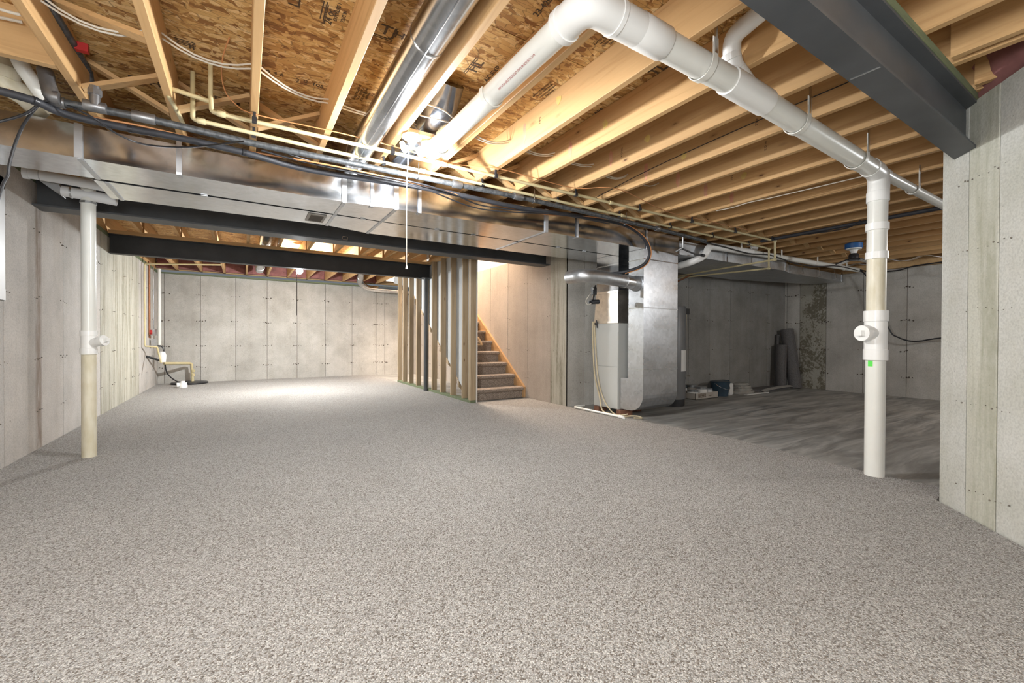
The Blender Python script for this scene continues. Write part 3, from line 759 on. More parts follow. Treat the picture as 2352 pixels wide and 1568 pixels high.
# damper actuator with cable
t = FURN
bm = B(); c = Vector((3.655,3.95,1.546)); box(bm, c - Vector((0.03, 0.02, 0.045)), c + Vector((0.03, 0.02, 0.045))); part('motor', bm, 'black', t)
bm = B(); c = Vector((3.671,3.95,1.407)); tube(bm, [c - Vector((0.07, 0, 0)), c + Vector((0.06, 0, 0.01))], 0.028, 12); tube(bm, [c - Vector((0.07, 0, 0.0)), c - Vector((0.10, 0, 0))], 0.012, 10); part('valve_body', bm, 'black', t, smooth=True)
bm = B(); tube(bm, spline([(3.603,3.94,1.521), (3.52,3.94,1.421), (3.548,3.94,1.374), (3.604,3.94,1.388)]), 0.004, 6); part('wire_loop', bm, 'romex', t, smooth=True)
bm = B(); tube(bm, [(3.684,3.95,1.618), (3.642,3.95,1.427)], 0.012, 8); part('bracket', bm, 'black', t, smooth=True)
bm = B(); c = Vector((3.626,3.95,1.571)); box(bm, c - Vector((0.012, 0.024, 0.012)), c + Vector((0.012, -0.018, 0.012))); part('motor_label', bm, 'paper', t)

# condensate hose and white drain line on the floor by the furnace
t = thing('condensate_hose', 'clear yellowish vinyl hose hanging down the furnace front and coiled on the carpet', 'hose', (3.93, 4.2, 0.02))
bm = B(); tube(bm, spline([(3.93,4.26,1.187), (3.93,4.258,0.887), (3.92,4.211,0.486), (3.9,4.098,0.213), (3.86, 4.00, 0.05), (3.85, 3.82, 0.028), (3.87, 3.66, 0.022), (3.95, 3.62, 0.03), (4.02, 3.56, 0.028), (3.98, 3.47, 0.025), (3.88, 3.50, 0.032)]), 0.009, 8); part('hose', bm, 'hose', t, smooth=True)
bm = B(); tube(bm, spline([(3.94,4.246,1.187), (3.94,4.218,0.83), (3.93,4.155,0.432), (3.91,4.037,0.192), (3.89, 3.86, 0.045), (3.90, 3.74, 0.026), (3.95, 3.66, 0.045)]), 0.008, 8); part('hose', bm, 'hose', t, smooth=True)
t = thing('drain_line', 'thin white plastic drain line lying on the floor in front of the furnace', 'pipe', (3.84, 4.0, 0.02))
bm = B(); tube(bm, fillet([(4.00, 4.50, 0.035), (3.80, 4.48, 0.032), (3.80, 3.64, 0.032)], 0.03), 0.0135, 12); part('pipe', bm, 'pvc', t, smooth=True)
bm = B(); tube(bm, fillet([(3.80, 3.66, 0.032), (3.80, 3.60, 0.032), (3.815, 3.595, 0.013)], 0.02), 0.019, 12); part('elbow', bm, 'pvc_fit', t, smooth=True)

# ------------------------------------------------------------------ water heater and pole
t = thing('water_heater', 'dark grey cylindrical water heater mostly hidden behind the tall duct drop', 'water heater', (5.0, 4.1, 0.0))
hx = (5.602,4.12,0.817)[0] - 0.34
bm = B(); lathe(bm, (hx, 4.12, 0.1), (0, 0, 1), [(0, 0.23), (0.001, 0.25), (1.30, 0.25), (1.33, 0.24), (1.345, 0.10)], 36); part('tank', bm, 'tank', t, smooth=True)
bm = B(); lathe(bm, (hx, 4.12, 0.0), (0, 0, 1), [(0, 0.24), (0.10, 0.24)], 36); part('base_ring', bm, 'black', t, smooth=True)
bm = B()
n = 16
for i in range(n):
    a0 = math.radians(-95 + i * 100 / n); a1 = math.radians(-95 + (i + 1) * 100 / n)
    q = [(hx + math.cos(a) * 0.2515, 4.12 + math.sin(a) * 0.2515) for a in (a0, a1)]
    bm.faces.new([bm.verts.new(v) for v in ((*q[0], 0.50), (*q[1], 0.50), (*q[1], 0.80), (*q[0], 0.80))])
part('rating_label', bm, 'paper', t)
bm = B()
for z in (0.55, 0.60, 0.66, 0.70, 0.75):
    for i in range(10):
        a0 = math.radians(-60 + i * 6); a1 = math.radians(-60 + i * 6 + 4)
        q = [(hx + math.cos(a) * 0.2525, 4.12 + math.sin(a) * 0.2525) for a in (a0, a1)]
        bm.faces.new([bm.verts.new(v) for v in ((*q[0], z), (*q[1], z), (*q[1], z + 0.012), (*q[0], z + 0.012))])
part('label_print', bm, 'ink', t, kind='stuff')
bm = B(); c = Vector((5.377,3.98,0.316)); box(bm, c - Vector((0.07, 0.05, 0.06)), c + Vector((0.03, 0.05, 0.05))); part('gas_valve', bm, 'paper', t)
bm = B(); tube(bm, [(c.x - 0.02, c.y - 0.05, c.z), (c.x - 0.02, c.y - 0.075, c.z)], 0.02, 14); tube(bm, [(c.x - 0.02, c.y, c.z - 0.06), (c.x - 0.02, c.y, 0.12)], 0.008, 8); part('valve_knob', bm, 'black', t, smooth=True)
bm = B(); tube(bm, fillet([(hx + .05, 4.12, 1.44), (hx + .05, 4.12, 1.75), (hx + 0.05, 3.8, 1.85)], 0.08), 0.012, 10); part('water_pipe', bm, 'copper', t, smooth=True)
t = thing('mop_handle', 'thin pale pole with a black top standing beside the water heater', 'pole', (5.9, 4.3, 0.0))
bm = B(); tube(bm, [(5.84, 4.30, 0.0), (5.884,4.3,0.329), (5.937,4.3,1.388)], 0.011, 10); part('shaft', bm, plain('pole_wood', (0.55, 0.48, 0.33)), t, smooth=True)
bm = B(); c = Vector((5.937,4.3,1.388)); box(bm, c - Vector((0.045, 0.03, 0.04)), c + Vector((0.045, 0.03, 0.05))); part('head', bm, 'black', t)
bm = B(); box(bm, (5.4, 4.55, 1.62), (5.62, 4.60, 1.72)); solo('wall_bracket', bm, 'black', 'small black bracket on the utility wall behind the duct drop', 'bracket', smooth=False)

# ------------------------------------------------------------------ plastic drain lines
def ringpart(parent, p, d, r, ln, mat='pvc_fit', name='coupling', seg=24):
    p = Vector(p); d = Vector(d).normalized() * ln / 2
    bm = B(); tube(bm, [p - d, p - d * 0.96, p + d * 0.96, p + d], r, seg, True, [r * 0.97, r, r, r * 0.97]); return part(name, bm, mat, parent, smooth=True)
def hook(parent, p, axis, r, ztop, side=1, mat='strap', wv=0.018):
    """white hook strap under a horizontal pipe; axis 'x' or 'y'"""
    p = Vector(p); pts = []
    for i in range(13):
        a = PI + PI * i / 12
        h = math.cos(a) * (r + 0.007) * side; v = math.sin(a) * (r + 0.007)
        pts.append((p.x, p.y + h, p.z + v) if axis == 'x' else (p.x + h, p.y, p.z + v))
    e = pts[-1]
    pts.append((e[0], e[1], ztop))
    s = pts[0]; pts.insert(0, (s[0], s[1], s[2] + 0.02))
    bm = B(); ribbon(bm, pts, (wv, 0, 0) if axis == 'x' else (0, wv, 0), 0.002); return part('hanger_hook', bm, mat, parent, smooth=True)

t = thing('drain_pipe', 'large white plastic drain line under the joists, dropping to the carpet edge', 'pipe', (3.741, 1.194, 0.0))
bm = B(); tube(bm, [(3.741, 1.194, 0.0125), (3.741, 1.194, 0.86)], 0.057, 28); part('stack_pipe', bm, 'pvc', t, smooth=True, label='cleaner white lower pipe')
bm = B(); tube(bm, [(3.741, 1.194, 1.14), (3.745, 1.194, 1.55)], 0.055, 28); part('stack_pipe', bm, 'pvc_cream', t, smooth=True, label='yellowed upper pipe with brown stains')
bm = B(); tube(bm, [(3.745, 1.194, 1.54), (3.757, 1.194, 2.06)], 0.057, 28); part('stack_pipe', bm, 'pvc', t, smooth=True)
ringpart(t, (3.741, 1.194, 0.855), (0, 0, 1), 0.069, 0.075); ringpart(t, (3.741, 1.194, 1.125), (0, 0, 1), 0.069, 0.075)
bm = B(); tube(bm, [(3.741, 1.194, 0.88), (3.741, 1.194, 1.10)], 0.065, 28)
cd = Vector((-0.86, 0.30, 0.0)).normalized(); cb = Vector((3.741, 1.194, 1.005))
tube(bm, [cb, cb + cd * 0.085], 0.052, 24); part('cleanout_tee', bm, 'pvc_fit', t, smooth=True)
bm = B(); tube(bm, [cb + cd * 0.083, cb + cd * 0.09, cb + cd * 0.125], 0.058, 24, True, [0.056, 0.058, 0.054]); tube(bm, [cb + cd * 0.12, cb + cd * 0.15], 0.026, 4); part('cleanout_plug', bm, 'pvc_fit', t, smooth=True)
ringpart(t, (3.745, 1.194, 1.545), (0, 0, 1), 0.065, 0.05); ringpart(t, (3.748, 1.194, 1.745), (0, 0, 1), 0.066, 0.05); ringpart(t, (3.753, 1.194, 1.955), (0, 0, 1), 0.064, 0.07)
bm = B(); tube(bm, fillet([(3.756, 1.194, 1.96), (3.76, 1.19, 2.115), (3.60, 1.19, 2.128)], 0.10, 8), 0.062, 28); part('elbow', bm, 'pvc_fit', t, smooth=True)
bm = B(); tube(bm, [(3.64, 1.19, 2.126), (2.22, 1.19, 2.176)], 0.057, 28); part('main_run', bm, 'pvc', t, smooth=True)
bm = B(); tube(bm, [(2.0, 1.19, 2.184), (1.33, 1.19, 2.186)], 0.057, 28); part('main_run', bm, 'pvc', t, smooth=True)
bm = B(); tube(bm, [(1.94, 1.19, 2.184), (1.965, 1.19, 2.184), (2.24, 1.19, 2.176), (2.27, 1.19, 2.175)], 0.064, 28)
tube(bm, fillet([(2.16, 1.19, 2.185), (2.08, 1.195, 2.235), (2.02, 1.20, 2.27)], 0.03, 4), 0.043, 20); part('wye', bm, 'pvc_fit', t, smooth=True)
bm = B(); tube(bm, fillet([(2.03, 1.2, 2.262), (1.99, 1.2, 2.31), (1.955, 1.18, 2.385), (1.93, 1.03, 2.40), (1.93, 0.98, 2.40)], 0.06, 5), 0.040, 20); part('branch_elbow', bm, 'pvc_fit', t, smooth=True)
bm = B(); tube(bm, [(1.93, 1.03, 2.40), (1.93, -0.6, 2.41)], 0.034, 20); part('branch_pipe', bm, 'pvc', t, smooth=True)
ringpart(t, (1.985, 1.2, 2.315), (-0.4, 0, 0.9), 0.044, 0.03, seg=20)
ringpart(t, (1.40, 1.19, 2.186), (1, 0, 0), 0.064, 0.16)
bm = B(); tube(bm, fillet([(1.34, 1.19, 2.186), (1.06, 1.19, 2.182), (1.06, 1.34, 2.178)], 0.11, 8), 0.063, 28); part('elbow', bm, 'pvc_fit', t, smooth=True)
ringpart(t, (1.06, 1.32, 2.178), (0, 1, 0), 0.068, 0.03); ringpart(t, (1.20, 1.19, 2.184), (1, 0, 0), 0.067, 0.02)
bm = B(); tube(bm, [(1.06, 1.30, 2.178), (1.06, 2.62, 2.19)], 0.053, 28); part('inclined_run', bm, 'pvc', t, smooth=True)
bm = B(); tube(bm, fillet([(1.06, 2.56, 2.19), (1.06, 2.74, 2.20), (1.06, 2.78, 2.42)], 0.08, 6), 0.060, 24); part('elbow', bm, 'pvc_fit', t, smooth=True)
hook(t, (1.06, 1.90, 2.184), 'y', 0.053, 2.20, 1, 'strap', 0.014)
text('pipe_print', 'PVC-1120 SCH 40 DWV CELLULAR CORE ASTM F891', (1.06 - 0.036, 1.62, 2.178 - 0.0405), (0, 1, 0), (-0.7, 0, 0.7), 0.013, 'ink_red', t, ext=0.0002)
text('pipe_print', 'ASTM F891 DWV 3 IN CELLULAR CORE', (1.06 - 0.036, 2.3, 2.184 - 0.0405), (0, 1, 0), (-0.7, 0, 0.7), 0.013, 'ink_red', t, ext=0.0002)
for x, z in ((1.745, 2.186), (2.60, 2.163), (3.38, 2.136)):
    hook(t, (x, 1.19, z), 'x', 0.057, 2.275, -1)
    bm = B(); ribbon(bm, [(x, 1.125, z + 0.02), (x, 1.123, 2.34)], (0.009, 0, 0), 0.003); part('strap_rail', bm, 'galv_bright', t)
bm = B(); tube(bm, fillet([(3.792, 1.215, 1.70), (3.83, 1.215, 1.80), (3.83, 1.215, 2.10), (3.83, 1.20, 2.145), (4.1, 1.20, 2.145), (6.0, 1.20, 2.15)], 0.04, 5), 0.034, 20); part('side_vent', bm, 'pvc', t, smooth=True)
ringpart(t, (3.90, 1.20, 2.145), (1, 0, 0), 0.039, 0.05, seg=20)
hook(t, (4.46, 1.20, 2.146), 'x', 0.034, 2.275, -1)
bm = B(); ribbon(bm, [(4.46, 1.16, 2.16), (4.46, 1.158, 2.32)], (0.009, 0, 0), 0.003); part('strap_rail', bm, 'galv_bright', t)
bm = B(); vs_ = []
for i in range(4):
    a = math.atan2(-0.30, -0.95) - 0.75 + 0.17 * i
    for z in (0.775, 0.815): vs_.append(bm.verts.new((3.741 + 0.0582 * math.cos(a), 1.194 + 0.0582 * math.sin(a), z)))
for i in range(3): bm.faces.new((vs_[2 * i], vs_[2 * i + 2], vs_[2 * i + 3], vs_[2 * i + 1]))
part('sticker', bm, 'green', t, label='bright green square sticker')

t = thing('standpipe', 'slim white plastic pipe standing near the left wall with a cleanout plug halfway', 'pipe', (-1.035, 4.63, 0.012))
bm = B(); tube(bm, [(-1.035, 4.63, 0.010), (-1.035, 4.63, 0.86)], 0.0445, 24); part('lower_pipe', bm, 'pvc_cream', t, smooth=True, label='yellowed pipe with mildew specks')
bm = B(); tube(bm, [(-1.035, 4.63, 0.94), (-1.035, 4.63, 2.27)], 0.0445, 24); part('upper_pipe', bm, 'pvc', t, smooth=True)
ringpart(t, (-1.035, 4.63, 0.845), (0, 0, 1), 0.052, 0.05); ringpart(t, (-1.035, 4.63, 0.985), (0, 0, 1), 0.052, 0.04)
bm = B(); tube(bm, [(-1.035, 4.63, 0.85), (-1.035, 4.63, 0.99)], 0.048, 24); tube(bm, [(-1.035, 4.63, 0.905), (-0.95, 4.58, 0.925)], 0.036, 20); part('cleanout_tee', bm, 'pvc_fit', t, smooth=True)
bm = B(); tube(bm, [(-0.955, 4.583, 0.924), (-0.93, 4.568, 0.93)], 0.042, 20); tube(bm, [(-0.93, 4.568, 0.93), (-0.905, 4.553, 0.935)], 0.02, 4); part('cleanout_plug', bm, 'pvc_fit', t, smooth=True)
bm = B(); tube(bm, [(-1.035, 4.63, 2.0), (-1.035, 4.63, 2.016)], 0.05, 20); part('trim_ring', bm, 'galv_dull', t)

t = thing('toilet_drain', 'pair of white plastic drain bends hanging above the duct at the far upper left', 'pipe', (-1.02, 3.4, 2.2))
bm = B(); tube(bm, fillet([(-1.10, 3.40, 2.50), (-1.09, 3.40, 2.31), (-1.02, 3.44, 2.285), (-1.02, 3.60, 2.285)], 0.06, 6), 0.055, 24); part('wide_bend', bm, 'pvc_cream', t, smooth=True)
bm = B(); tube(bm, [(-1.09, 3.40, 2.33), (-1.085, 3.40, 2.39)], 0.064, 24); part('hub', bm, 'pvc_cream', t, smooth=True)
bm = B(); tube(bm, fillet([(-1.01, 3.28, 2.50), (-1.0, 3.28, 2.40), (-0.93, 3.36, 2.27), (-0.90, 3.40, 2.235)], 0.05, 5), 0.034, 20); part('narrow_bend', bm, 'pvc', t, smooth=True)
ringpart(t, (-0.905, 3.395, 2.24), (0.05, 0.07, -0.06), 0.042, 0.04, 'pvc_cream', 'hub')
# ------------------------------------------------------------------ round silver ducts between joists
t = thing('round_duct', 'long round silver duct running between two joists toward the camera', 'duct', (0.71, 2.0, 2.30))
rx = 0.708
bm = B(); tube(bm, [(rx, -1.2, 2.325), (rx, 1.86, 2.318)], 0.083, 32); part('pipe', bm, 'galv', t, smooth=True)
bm = B(); tube(bm, [(rx, 1.855, 2.318), (rx, 3.25, 2.30)], 0.0815, 32); part('pipe', bm, 'galv', t, smooth=True)
bm = B(); tube(bm, fillet([(rx, 3.24, 2.30), (rx, 3.70, 2.295), (rx, 3.72, 2.215)], 0.12, 6), 0.085, 28); part('boot', bm, 'galv', t, smooth=True)
for y in (1.86, 3.25): ringpart(t, (rx, y, 2.317 if y < 2 else 2.30), (0, 1, 0), 0.086, 0.012, 'galv_bright', 'bead', 32)
bm = B(); beam(bm, (rx - 0.02, -1.2, 2.2425), (rx - 0.02, 3.25, 2.219), (0.002, 0, 0), (0, 0, 0.0015)); part('seam', bm, 'galv_bright', t)
t = thing('duct_boot', 'dark reflective silver duct boot above the pull cord lamp', 'duct', (1.06, 2.8, 2.45))
bm = B(); tube(bm, fillet([(1.045, 3.35, 2.395), (1.045, 2.50, 2.395), (1.045, 2.40, 2.50)], 0.09, 6), 0.095, 28); part('pipe', bm, 'galv_blue', t, smooth=True)
for y in (3.0, 2.75): ringpart(t, (1.045, y, 2.395), (0, 1, 0), 0.098, 0.01, 'galv_dull', 'bead', 28)

# ------------------------------------------------------------------ water lines
def clips(parent, pts, zt=2.27):
    for x, y, z in pts:
        bm = B(); box(bm, (x - 0.012, y - 0.016, z - 0.016), (x + 0.012, y + 0.016, z + 0.012)); box(bm, (x - 0.007, y - 0.006, z + 0.01), (x + 0.007, y + 0.006, zt))
        part('pipe_clip', bm, 'black', parent)
zc = 2.225
t = thing('water_line', 'cream plastic water pipe under the joists, the one nearer the camera', 'pipe', (1.0, 2.94, zc))
U = [(-0.108,2.951,2.225), (0.8, 2.93, zc), (2.5, 2.91, zc), (4.2, 2.91, zc), (5.703,2.894,2.225)]
bm = B(); tube(bm, U, 0.0125, 12); part('pipe', bm, 'cpvc', t, smooth=True)
bm = B(); tube(bm, fillet([U[0], (U[0][0] - 0.045, U[0][1], zc), (U[0][0] - 0.05, U[0][1] + 0.01, zc + 0.10), (U[0][0] - 0.05, U[0][1] + 0.01, 2.50)], 0.02), 0.012, 12)
tube(bm, [(U[0][0] - 0.05, U[0][1] + 0.01, zc + 0.06), (U[0][0] - 0.24, U[0][1] + 0.03, zc + 0.09)], 0.012, 12); tube(bm, fillet([(U[0][0] - 0.24, U[0][1] + 0.03, 2.5), (U[0][0] - 0.24, U[0][1] + 0.03, zc + 0.05), (U[0][0] - 0.20, U[0][1] + 0.45, zc + 0.05)], 0.02), 0.012, 12)
part('riser', bm, 'cpvc', t, smooth=True)
V0 = Vector((5.791,2.895,2.225)); Vd = Vector((5.966,2.98,1.975))
V1 = (V0.x, V0.y, 1.985)
bm = B(); tube(bm, fillet([U[-1], tuple(V0), V1, (6.014,4.515,1.985)], 0.03), 0.0125, 12); part('drop_leg', bm, 'cpvc', t, smooth=True)
for p in (U[0], (1.24, 2.925, zc), (2.9, 2.91, zc), tuple(V0), V1):
    ringpart(t, p, (1, 0, 0), 0.017, 0.04, 'cpvc', 'fitting', 14)
clips(t, [(jx(k) - 0.02, 2.93 - 0.006 * k * 0.5, zc) for k in (2, 4, 6, 8, 10, 12, 14, 16)])
t = thing('water_line', 'cream plastic water pipe under the joists, the one farther from the camera', 'pipe', (1.0, 3.14, zc))
Lo = [(-0.211,3.11,2.225), (0.4, 3.13, zc), (2.1, 3.13, zc), (4.2, 3.17, zc), (6.078,3.181,2.225)]
bm = B(); tube(bm, Lo, 0.0125, 12); part('pipe', bm, 'cpvc', t, smooth=True)
bm = B(); tube(bm, fillet([Lo[0], (Lo[0][0] - 0.04, Lo[0][1], zc), (Lo[0][0] - 0.04, Lo[0][1], 2.5)], 0.02), 0.0125, 12); part('riser', bm, 'cpvc', t, smooth=True)
W0 = Vector((6.252,3.206,2.225))
bm = B(); tube(bm, fillet([Lo[-1], tuple(W0), (W0.x, W0.y, 1.955), (6.005,4.508,1.955)], 0.03), 0.0125, 12); part('drop_leg', bm, 'cpvc', t, smooth=True)
for p in (Lo[0], (1.15, 3.13, zc), (3.3, 3.15, zc), tuple(W0), (W0.x, W0.y, 1.955)):
    ringpart(t, p, (1, 0, 0), 0.017, 0.04, 'cpvc', 'fitting', 14)
clips(t, [(jx(k) - 0.02, 3.135 + (0.003 * k if k > 6 else 0), zc) for k in (2, 4, 6, 8, 10, 12, 14, 16)])

# gas line
zg = 2.17
t = thing('gas_pipe', 'black iron gas pipe with threaded fittings hung along the tops of the ducts', 'pipe', (1.0, 3.11, zg))
G = [(-0.821,3.132,2.17), (-0.468,3.099,2.17), (0.035,3.141,2.17), (1.248,3.117,2.17), (1.992,3.097,2.17), (3.855,3.161,2.17), (4.827,3.233,2.17)]
bm = B(); tube(bm, G, 0.020, 14); part('pipe', bm, 'iron', t, smooth=True)
for p, l in ((G[0], 0.07), (G[1], 0.10), ((-0.664,3.091,2.17), 0.09), ((1.429,3.112,2.17), 0.08), (G[4], 0.09), (G[5], 0.06)):
    ringpart(t, p, (1, 0.02, 0), 0.028, l, 'malleable', 'coupling', 16)
bm = B(); p = Vector((-0.662,3.08,2.17)); tube(bm, [p, p + Vector((0, 0, 0.10))], 0.022, 14); tube(bm, [p + Vector((0, 0, 0.055)), p + Vector((0, 0, 0.085))], 0.029, 8); part('tee', bm, 'malleable', t, smooth=True)
bm = B(); p = Vector((-0.824,3.082,2.17)); tube(bm, fillet([p + Vector((0.03, 0, 0)), p, p + Vector((-0.03, 0.03, 0.14))], 0.03), 0.032, 14, True); part('elbow', bm, 'malleable', t, smooth=True)
bm = B(); tube(bm, [(-0.717,3.334,2.27), (-0.737,3.324,2.45), (-0.726,2.989,2.43), (-0.731,2.627,2.43)], 0.016, 12); part('branch_pipe', bm, 'iron', t, smooth=True)
bm = B(); c = Vector((-0.703,3.031,2.43)); box(bm, c - Vector((0.02, 0.02, 0.02)), c + Vector((0.03, 0.01, 0.02))); part('red_clamp', bm, 'red', t, label='bright red pipe clamp')
bm = B(); tube(bm, [(4.36, 3.21, zg), (4.36, 3.21, 2.03), (4.36, 3.30, 2.0)], 0.012, 10); part('drop_pipe', bm, 'galv_dull', t, smooth=True)
for x, y in ((1.10, 3.10), (2.15, 3.10), (3.35, 3.16)):
    bm = B(); tube(bm, spline([(x, y - 0.022, zg + 0.09), (x, y - 0.023, zg + 0.02), (x, y - 0.018, zg - 0.02), (x, y + 0.015, zg - 0.024)]), 0.003, 6); part('pipe_hook', bm, 'galv', t, smooth=True)

# insulated refrigerant line
t = thing('refrigerant_line', 'thick black foam covered line running along the ducts and curving down to the furnace', 'pipe', (1.0, 3.17, 2.13))
K = [(-0.999,3.039,2.13), (-0.881,3.079,2.13), (-0.796,3.173,2.13), (-0.54,3.199,2.13), (-0.345,3.186,2.13), (0.001,3.217,2.13), (0.419,3.332,2.14), (1.296,3.236,2.14), (2.098,3.261,2.14), (2.965,3.3,2.191), (3.484,3.32,2.2), (3.817,3.34,2.115), (3.966,3.36,1.953), (3.934,3.42,1.818), (3.802,3.55,1.748), (3.72,3.75,1.735)]
bm = B(); tube(bm, spline(K, 5), 0.019, 12); part('foam_sleeve', bm, 'rubber', t, smooth=True)
for i in (1, 3, 5): ringpart(t, K[i], Vector(K[i + 1]) - Vector(K[i]), 0.0215, 0.02, 'black', 'tie_band', 12)
t = thing('copper_tube', 'thin bare copper tube following the thick black line', 'pipe', (1.0, 3.1, 2.15))
K2 = [(-0.962,3.057,2.15), (-0.819,3.196,2.15), (-0.482,3.187,2.155), (0.001,3.247,2.155), (0.425,3.167,2.14), (0.77,3.165,2.14), (1.27,3.171,2.13), (1.706,3.271,2.13), (2.425,3.309,2.14), (2.947,3.28,2.193), (3.476,3.3,2.208), (3.844,3.32,2.104), (3.972,3.34,1.94), (3.925,3.4,1.794), (3.752,3.53,1.716)]
bm = B(); tube(bm, spline(K2, 5), 0.0055, 8); part('tube', bm, 'wire_copper', t, smooth=True)

def cable(name, label, cat, pts, r, mat, loc=None, group=None, n=5, extra=None):
    bm = B(); tube(bm, spline(pts, n), r, 8)
    if extra:
        for e in extra: tube(bm, spline(e, n), r, 8)
    o = solo(name, bm, mat, label, cat, group); return o
cable('control_wire', 'thin orange copper coloured wire drooping from a subfloor sheet at the upper left', 'wire', [(-0.062,2.654,2.5), (-0.093,2.761,2.45), (-0.103,2.872,2.4), (-0.084,2.955,2.35), (-0.031,2.965,2.3), (0.018,2.927,2.262), (0.144,2.934,2.262), (0.518,2.908,2.262), (0.853,2.914,2.262), (1.183,2.955,2.262), (1.411,2.949,2.262), (1.641,2.861,2.262), (1.946,2.866,2.262), (2.438,2.871,2.262), (2.765,2.688,2.262), (3.656,2.89,2.262), (4.467,2.876,2.262), (5.256,2.855,2.262)], 0.0035, 'wire_copper')
cable('cable_loop', 'black cable pair hanging in a curve down over the duct at the left edge', 'cable', [(-0.807,3.1,2.162), (-0.854,3.12,2.155), (-0.891,3.14,2.127), (-0.949,3.18,2.04), (-0.986,3.2,1.939), (-1.006,3.2,1.835), (-1.012,3.2,1.775), (-1.027,3.2,1.732), (-1.039,3.2,1.675), (-1.057,3.2,1.596)], 0.0065, 'black',
      extra=[[(-0.804,3.09,2.158), (-0.86,3.1,2.142), (-0.908,3.12,2.091), (-0.959,3.14,2.057), (-1.022,3.15,2.021), (-1.065,3.15,1.996)]])
cable('low_cable', 'thin black cable sagging below the thick black line above the left duct', 'cable', [(-0.804,3.126,2.17), (-0.682,3.108,2.12), (-0.603,3.237,2.1), (-0.502,3.321,2.1), (-0.332,3.261,2.1), (-0.177,3.16,2.11), (0.001,3.032,2.13)], 0.005, 'black')
cable('low_cable', 'bundle of dark cables lying along the duct top near the pull cord', 'cable', [(0.241,3.148,2.155), (0.517,3.226,2.15), (0.774,3.181,2.14), (1.116,3.136,2.13), (1.427,3.191,2.12), (1.735,3.328,2.12), (2.071,3.292,2.12), (2.604,3.203,2.13), (3.164,3.193,2.13)], 0.006, 'black',
      extra=[[(0.095,3.174,2.15), (0.349,3.199,2.14), (0.745,3.188,2.13), (1.123,3.153,2.11), (1.664,3.354,2.1), (2.015,3.351,2.11), (2.421,3.236,2.13)]])
# white cables drooping through holes in the joists
def romex_seg(p, q, sag, n=6):
    p = Vector(p); q = Vector(q)
    return [p.lerp(q, i / n) + Vector((0, 0, -sag * 4 * (i / n) * (1 - i / n))) for i in range(n + 1)]
yR = 2.62; zR = 2.40
def romex(label, dy, dz, ks, ys):
    bm = B()
    pts = []
    for a, b in zip(ks, ks[1:]):
        pa = (jx(a) + 0.002, ys[a] + dy, zR + dz); pb = (jx(b) - 0.042, ys[b] + dy, zR + dz)
        sg = 0.035 + 0.01 * ((a * 7 + 3) % 4)
        tube(bm, romex_seg(pa, pb, sg + dz), 0.0048, 8)
        tube(bm, [pb, (jx(b) + 0.002, ys[b] + dy, zR + dz)], 0.0048, 8)
    return solo('romex_cable', bm, 'romex', label, 'cable')
ysd = {0: 2.60, 1: 2.62, 2: 2.66, 3: 2.80, 4: 2.75, 5: 2.66, 6: 2.66, 7: 2.66, 8: 2.66, 9: 2.66, 10: 2.66, 11: 2.66, 12: 2.66}
romex('white electrical cable threaded through the joists, higher of the two', 0.0, 0.0, [0, 1, 2, 3, 4, 5, 6, 7, 8, 9, 10], ysd)
romex('white electrical cable threaded through the joists, lower of the two', 0.025, -0.012, [0, 1, 2, 3, 4, 5, 6, 7, 8, 9], ysd)
cable('romex_cable', 'short white cable at the top left corner of the view', 'cable', [(-0.866,2.6,2.294), (-0.83,2.62,2.301), (-0.783,2.6,2.292)], 0.006, 'romex')
cable('romex_cable', 'second white cable at the top left corner, just below the first', 'cable', [(-0.966,2.9,2.405), (-0.919,2.9,2.41), (-0.868,2.9,2.414)], 0.007, 'romex')
cable('romex_cable', 'white cable curving over the dark duct boot beside the inclined plastic pipe', 'cable', [(jx(4) + 0.0, 2.42, 2.33), (0.909,2.339,2.29), (0.993,2.336,2.28), (1.114,2.442,2.3)], 0.0045, 'romex')
cable('romex_cable', 'straight white cable under the dark duct boot beside the inclined plastic pipe', 'cable', [(0.909,2.516,2.31), (0.988,2.468,2.29), (1.093,2.481,2.3)], 0.0045, 'romex')
# wires running along the joists at the right
cable('joist_wire', 'white wire stapled along one joist toward the white stack', 'wire', [(4.069,2.606,2.262), (4.101,2.465,2.262), (4.082,2.282,2.262), (4.12,2.063,2.262), (4.162,1.665,2.262), (4.192,1.352,2.262)], 0.0045, 'romex')
cable('joist_wire', 'thin dark wire stapled along a joist left of the hanging strap', 'wire', [(2.846, 3.1, 2.30), (2.846, 2.4, 2.36), (2.846, 1.6, 2.385), (2.846, 0.8, 2.39)], 0.003, 'black')
t = thing('conduit', 'dark grey foam covered conduit running along the joists in front of the blue fixture box', 'conduit', (5.75, 2.0, 2.235))
bm = B(); tube(bm, [(5.752, 3.05, 2.245), (5.752, 2.2, 2.245), (5.752, 1.0, 2.245), (5.752, -0.5, 2.245)], 0.021, 12); part('sleeve', bm, 'rubber', t, smooth=True)
bm = B(); tube(bm, spline([(5.752, 2.5, 2.225), (5.72, 2.2, 2.205), (5.70, 2.05, 2.21), (5.66, 1.95, 2.25)]), 0.007, 8); part('spur_wire', bm, 'black', t, smooth=True)

